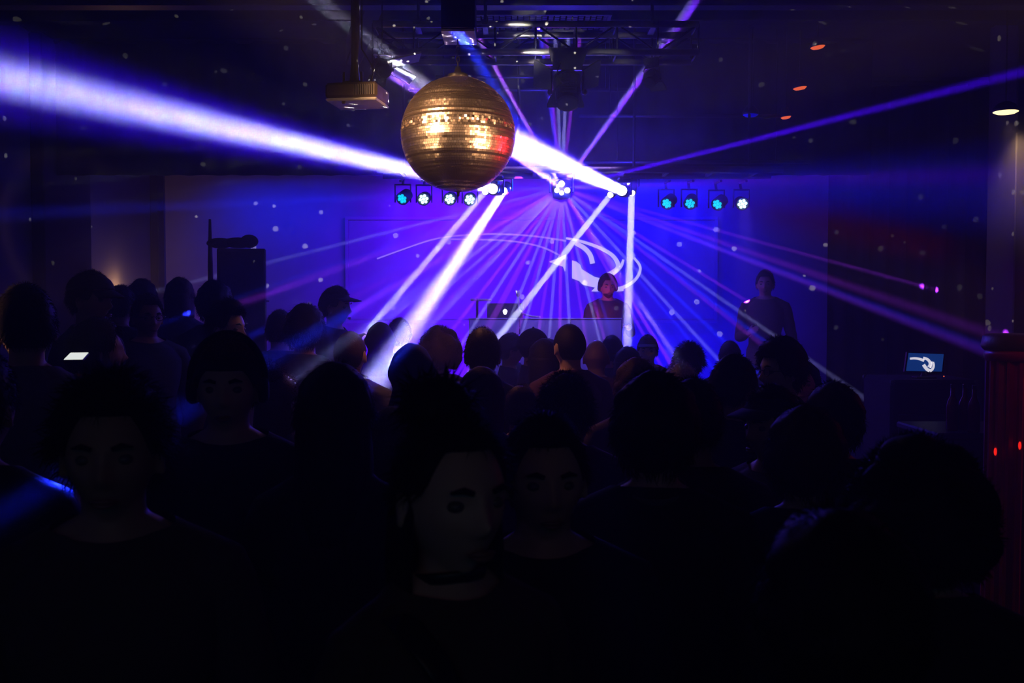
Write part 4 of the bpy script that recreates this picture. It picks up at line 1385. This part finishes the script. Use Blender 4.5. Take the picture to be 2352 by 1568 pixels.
lp_.tube([(-.021, -.0905, -.0675), (-.010, -.0985, -.071), (0, -.1005, -.0715), (.010, -.0985, -.071), (.021, -.0905, -.0675)], [(.001, .001), (.004, .0045), (.005, .005), (.004, .0045), (.001, .001)], 8)
G['lips'] = (mk('lips', lp_), 'lips')
M_LIPS = mat('lips', (.22, .09, .08), .45)
G['eyebrow'] = {s: mk('eyebrow', MB().tube([(s * .016, -.0985, .023), (s * .032, -.0985, .029), (s * .048, -.088, .025)], [(.004, .0025), (.005, .003), (.002, .002)], 6)) for s in (-1, 1)}
G['choker'] = (mk('choker', MB().tube([(.0535 * math.sin(t), .008 - .0535 * math.cos(t), -.118 + .010 * math.cos(t)) for t in [2 * math.pi * i / 24 for i in range(25)]], [(.004, .010)] * 25, 8, up=(0, 0, 1), cap=False)), 'choker')
st_ = []
for i in range(25):
    t = i / 24
    st_.append((-.10 + .30 * t, -.135 + .02 * math.cos(6 * t) - .01 * t, -.175 - .62 * t ** 1.05))
G['strap'] = (mk('bag_strap', MB().tube([(-.10, .10, -.19), (-.105, .02, -.155), (-.105, -.06, -.158)] + st_[1:], [(.022, .004)] * 27, 8, up=(0, -1, 0))), 'bag_strap')
cl_ = MB().tube([(.068 * math.sin(t), .014 - .068 * math.cos(t), -.128 + .018 * math.cos(t)) for t in [2 * math.pi * i / 28 for i in range(29)]], [(.006, .017)] * 29, 8, up=(0, 0, 1), cap=False)
G['collar'] = (mk('collar', cl_), 'collar')

BOD = {k: body_mesh(k) for k in POSES}
CLO = {k: clothes(BOD[k], k) for k in POSES}
SK = {'fair': mat('skin_fair', (.52, .34, .27), .5), 'tan': mat('skin_tan', (.38, .23, .16), .5), 'brown': mat('skin_brown', (.16, .085, .055), .45)}
HR = {'black': mat('hair_black', (.010, .008, .008), .6, spec=.2, grain=.55, gscale=150), 'brown': mat('hair_brown', (.045, .026, .016), .6, spec=.2, grain=.55, gscale=150), 'chestnut': mat('hair_chestnut', (.11, .055, .026), .6, spec=.2, grain=.55, gscale=150), 'blonde': mat('hair_blonde', (.30, .20, .10), .6, spec=.2, grain=.55, gscale=150), 'grey': mat('hair_grey', (.28, .27, .28), .4)}
CT = {k: mat('cloth_' + k, c, .85, grain=.2, gscale=60) for k, c in dict(black=(.010, .010, .012), navy=(.015, .02, .05), grey=(.07, .07, .08), pale=(.12, .10, .13), maroon=(.07, .02, .025), brown=(.06, .04, .03), olive=(.04, .045, .03), white=(.55, .53, .55), denim=(.04, .055, .11)).items()}
M_EYE = mat('eye_white', (.10, .09, .09), .35)
M_ACC = mat('accessory_black', (.012, .012, .014), .35)
TOPH = dict(buzz=1.728, short=1.743, swept=1.763, messy=1.760, thick=1.760, afro=1.79, long=1.745, bob=1.750, bun=1.735, bald=1.722)
GEARH = dict(cap=1.742, flat=1.750, beanie=1.752, hood=1.755)


def person(px, top, Y, yaw, kind, hair, hcol, skin, shirt, label, gear=(), gcol=None, base=0.0, legs='black', group='crowd on the dance floor'):
    z = EYE.z - (top - 700) * Y / FPX
    ht = max([TOPH[hair]] + [GEARH[g_] for g_ in gear if g_ in GEARH])
    s = (z - base) / ht
    x = P(px, top, Y).x
    o_ = link('person', BOD[kind])
    o_.location = (x, Y, base)
    o_.rotation_euler = (0, 0, R(yaw))
    o_.scale = (s, s, s)
    tag(o_, label, 'person', group)

    def put(nm, me, m_, loc=(0, 0, 0)):
        c = link(nm, me, o_, loc)
        c.material_slots[0].link = 'OBJECT'
        c.material_slots[0].material = m_
        return c
    o_.material_slots[0].link = 'OBJECT'
    o_.material_slots[0].material = SK[skin]
    for k, nm, m_ in (('top', 'shirt', CT[shirt]), ('legs', 'trousers', CT[legs]), ('shoe_l', 'shoe', M_ACC), ('shoe_r', 'shoe', M_ACC)):
        put(nm, CLO[kind][k], m_)
    if H[hair] is not None:
        put('hair', H[hair], HR[hcol], HC)
    if abs((yaw + 180) % 360 - 180) < 100:
        for s_ in (-1, 1):
            put('eye', G['eye'][0], M_EYE, HC + Vector((s_ * .032, 0, 0)))
            put('eyebrow', G['eyebrow'][s_], HR['black'], HC)
        put('lips', G['lips'][0], M_LIPS, HC)
    for g_ in gear:
        me, nm = G[g_]
        put(nm, me, HR[hcol] if g_ == 'beard' else (CT[gcol] if gcol else M_ACC), HC)
    return o_
CROWD = [
    # px, top, Y, yaw, body, hair, hair colour, skin, shirt, label, gear, gear colour, base
    (205, 618, 4.75, 80, 'man', 'short', 'black', 'tan', 'black', 'tall man in a flat cap facing right, in front of the warm sconce', ('flat',), 'black', .2),
    (276, 655, 6.2, 160, 'man', 'short', 'black', 'tan', 'black', 'person with dark hair right behind the flat cap man', (), None, .2),
    (338, 674, 5.5, 40, 'man', 'short', 'brown', 'tan', 'black', 'person in glasses with a blue rim of light on the cheek', ('glasses',), None, .2),
    (326, 640, 7.6, 180, 'man', 'thick', 'black', 'tan', 'black', 'dim tall head behind the person in glasses', (), None, .2),
    (412, 636, 6.9, 190, 'woman', 'bob', 'brown', 'fair', 'denim', 'person with a blue lit shoulder left of the banner pole', (), None, .2),
    (492, 643, 6.1, 170, 'man', 'thick', 'black', 'tan', 'black', 'dark head standing right below the banner pole', (), None, .2),
    (520, 684, 4.75, 70, 'man', 'swept', 'black', 'fair', 'black', 'man with swept hair in profile, violet light along his forehead', (), None, .2),
    (223, 728, 4.1, 120, 'woman', 'long', 'brown', 'fair', 'black', 'woman with long hair in profile in front of the person in glasses', (), None, 0),
    (58, 652, 3.35, 212, 'raised', 'short', 'black', 'tan', 'pale', 'big man in a pale shirt looking down at a lit phone', (), None, 0),
    (522, 764, 2.65, 8, 'man', 'short', 'chestnut', 'fair', 'black', 'man in a beanie and headphones turning to the camera', ('beanie', 'headphones'), 'black', 0),
    (255, 842, 1.72, 12, 'man', 'messy', 'black', 'tan', 'brown', 'man close to the camera at left looking at the lens', (), None, 0),
    (-62, 800, 2.2, 176, 'man', 'short', 'black', 'tan', 'navy', 'person half outside the left edge with a blue streak on the shoulder', (), None, 0),
    (640, 858, 3.9, 150, 'woman', 'bun', 'chestnut', 'fair', 'black', 'woman with a pale lit bun right of the man in headphones', (), None, 0),
    (700, 697, 5.55, 168, 'man', 'thick', 'black', 'tan', 'navy', 'dark round head left of the capped figure raising a hand', (), None, 0),
    (642, 712, 6.4, 185, 'man', 'short', 'black', 'tan', 'navy', 'hazy blue head right of the speaker stack', (), None, 0),
    (770, 657, 7.3, 75, 'raised', 'short', 'black', 'fair', 'navy', 'hazy person in a cap near the stage raising a hand', ('cap',), 'navy', 0),
    (804, 760, 5.0, 168, 'man', 'buzz', 'brown', 'fair', 'grey', 'man with cropped hair and bare neck at the foot of the thin beam', (), None, 0),
    (874, 738, 6.5, 175, 'man', 'buzz', 'black', 'tan', 'navy', 'person in a dark hood where the thin and wide beams land', ('hood',), 'black', 0),
    (917, 730, 7.1, 180, 'man', 'short', 'black', 'tan', 'navy', 'faint far head inside the wide white beam', (), None, 0),
    (947, 786, 4.0, 178, 'man', 'buzz', 'black', 'tan', 'navy', 'person in a blue hood lit from behind, under the wide beam', ('hood',), 'navy', 0),
    (1010, 744, 5.8, 182, 'man', 'afro', 'brown', 'tan', 'black', 'person with a big curly afro in front of the booth', (), None, 0),
    (1108, 752, 4.75, 180, 'man', 'short', 'black', 'fair', 'black', 'man with neat short black hair and lit ears, right of the afro', (), None, 0),
    (1172, 765, 7.15, 100, 'man', 'short', 'black', 'tan', 'navy', 'hazy blue figure in a cap, first of two caps facing right', ('cap',), 'navy', 0),
    (1225, 752, 6.4, 95, 'man', 'buzz', 'black', 'tan', 'navy', 'dark blue figure in a cap, second of two caps facing right', ('cap',), 'navy', 0),
    (1250, 776, 5.5, 176, 'woman', 'bob', 'black', 'fair', 'navy', 'person with a blue rim on round hair below the second cap', (), None, 0),
    (1308, 743, 5.15, 205, 'man', 'buzz', 'black', 'fair', 'maroon', 'tall man with cropped hair and one bright orange ear', (), None, 0),
    (1370, 781, 6.0, 165, 'man', 'bald', 'black', 'tan', 'maroon', 'bald man behind the shoulder of the orange eared man', (), None, 0),
    (1406, 768, 7.2, 180, 'man', 'short', 'black', 'tan', 'black', 'dark beanie in front of the straight down beam', ('beanie',), 'black', 0),
    (1442, 795, 6.5, 150, 'woman', 'bob', 'black', 'tan', 'black', 'small dark head right of the beanie', (), None, 0),
    (1488, 769, 7.75, -10, 'man', 'short', 'brown', 'fair', 'black', 'reddish faced man in a cap by the stage looking back', ('cap',), 'navy', 0),
    (1461, 820, 4.3, 182, 'man', 'thick', 'chestnut', 'fair', 'brown', 'person with smooth chestnut hair right of the bald man', (), None, 0),
    (1562, 832, 5.0, 178, 'woman', 'messy', 'grey', 'fair', 'navy', 'grey haired head shining blue and white', (), None, 0),
    (1582, 785, 5.9, 150, 'man', 'messy', 'black', 'tan', 'black', 'dark tousled head behind the shining grey hair', (), None, 0),
    (1677, 783, 7.2, 176, 'man', 'short', 'brown', 'tan', 'navy', 'small far person with a blue top left of the figure on stage', (), None, 0),
    (1685, 810, 3.72, 128, 'man', 'short', 'black', 'tan', 'black', 'man in a tight beanie facing right, red cheek', ('beanie',), 'black', 0),
    (1795, 771, 4.2, -68, 'man', 'thick', 'black', 'fair', 'black', 'man in profile facing left with red light on brow and nose', ('glasses',), None, 0),
    (1849, 829, 5.4, -25, 'woman', 'bob', 'black', 'fair', 'maroon', 'small red lit face behind the man in profile', (), None, 0),
    (1775, 884, 2.98, -60, 'man', 'short', 'black', 'tan', 'black', 'man in a brimmed cap facing left with a blue lit cheek', ('cap',), 'navy', 0),
    (1850, 930, 2.4, 172, 'man', 'thick', 'brown', 'fair', 'black', 'head of thick hair with an orange glint on top, ear showing', (), None, 0),
    (1915, 876, 3.2, 176, 'man', 'thick', 'black', 'tan', 'black', 'dark round head behind the head with the orange glint', (), None, 0),
    (2115, 986, 1.68, 178, 'man', 'afro', 'black', 'tan', 'black', 'person with a big rounded mass of dark hair, second nearest at lower right', (), None, 0),
    (1930, 1167, 1.13, 180, 'man', 'thick', 'black', 'tan', 'black', 'nearest person of all, dark hair filling the bottom right', (), None, 0),
    (1505, 850, 2.25, 172, 'man', 'thick', 'black', 'fair', 'black', 'big dark head of hair above a bare neck and dark collar', ('collar',), 'grey', 0),
    (1300, 855, 3.4, 184, 'man', 'messy', 'brown', 'tan', 'maroon', 'tousled brown head below the orange eared man', (), None, 0),
    (1250, 945, 1.86, 8, 'man', 'short', 'black', 'fair', 'black', 'man facing the camera right behind the woman with the choker', (), None, 0),
    (1035, 945, 1.45, 32, 'woman', 'bun', 'black', 'fair', 'brown', 'woman with a top bun, choker and bag strap close to the camera', ('choker', 'strap'), None, 0),
    (768, 830, 2.3, 180, 'woman', 'long', 'black', 'fair', 'black', 'person with long dark hair in front of the hooded figures', (), None, 0),
    (905, 932, 2.95, 165, 'woman', 'bob', 'chestnut', 'fair', 'black', 'brown haired head with an orange lit crown left of the bun', (), None, 0),
    (1105, 840, 3.75, 180, 'woman', 'bob', 'chestnut', 'fair', 'black', 'light brown head with gold streaks below the neat short hair', (), None, 0),
    (1196, 885, 4.3, 160, 'man', 'short', 'brown', 'fair', 'grey', 'low standing person with a lit collar right of the gold streaked hair', ('collar',), 'white', 0),
    (1183, 830, 8.0, 182, 'woman', 'thick', 'black', 'tan', 'navy', 'blue hazy low head between the two caps and the gold streaks', (), None, 0),
    (1592, 868, 2.72, 178, 'man', 'short', 'black', 'tan', 'black', 'dark head between the big bare neck and the tight beanie', (), None, 0),
]
for row in CROWD:
    px, top, Y, yaw, kind, hair, hc, skin, shirt, lab, gear, gc, base = row
    if not {'person', 'man', 'woman', 'figure'} & set(lab.split()[:5]):
        lab = 'person seen as a ' + lab
    person(px, top, Y, yaw, kind, hair, hc, skin, shirt, lab, gear, gc, base, legs='denim' if (px * 7 + top) % 3 == 0 else 'black')
person(1396, 630, 10.25, 6, 'dj', 'short', 'brown', 'fair', 'navy', 'bearded DJ with a pink lit face behind the booth', ('beard', 'headphones'), None, .45, group='people on the stage')
person(1758, 620, 9.3, -18, 'man_drink', 'short', 'black', 'tan', 'brown', 'person in a brown top standing at the right of the stage', (), None, .45, group='people on the stage')
# phone in the raised hand of the long haired woman
pw_ = None
for o_ in COL.objects:
    if o_.name.startswith('person') and str(o_.get('label', '')).startswith('big man in a pale shirt'):
        pw_ = o_
Mw = Matrix.Translation(pw_.location) @ pw_.rotation_euler.to_matrix().to_4x4() @ Matrix.Scale(pw_.scale.x, 4)
hp_ = Mw @ Vector((-.185, -.30, 1.50))
ph_ = thing('smartphone', 'bright phone held nearly flat by the big man in the pale shirt', 'phone', hp_, 0)
ph_.rotation_euler = (R(-82), R(0), R(14))
obj('case', MB().box((0, 0, 0), (.072, .009, .145), ch=.003), M_ACC, ph_)
obj('screen', MB().box((0, -.0055, 0), (.064, .002, .132), ch=.0005), M_GLOW, ph_)
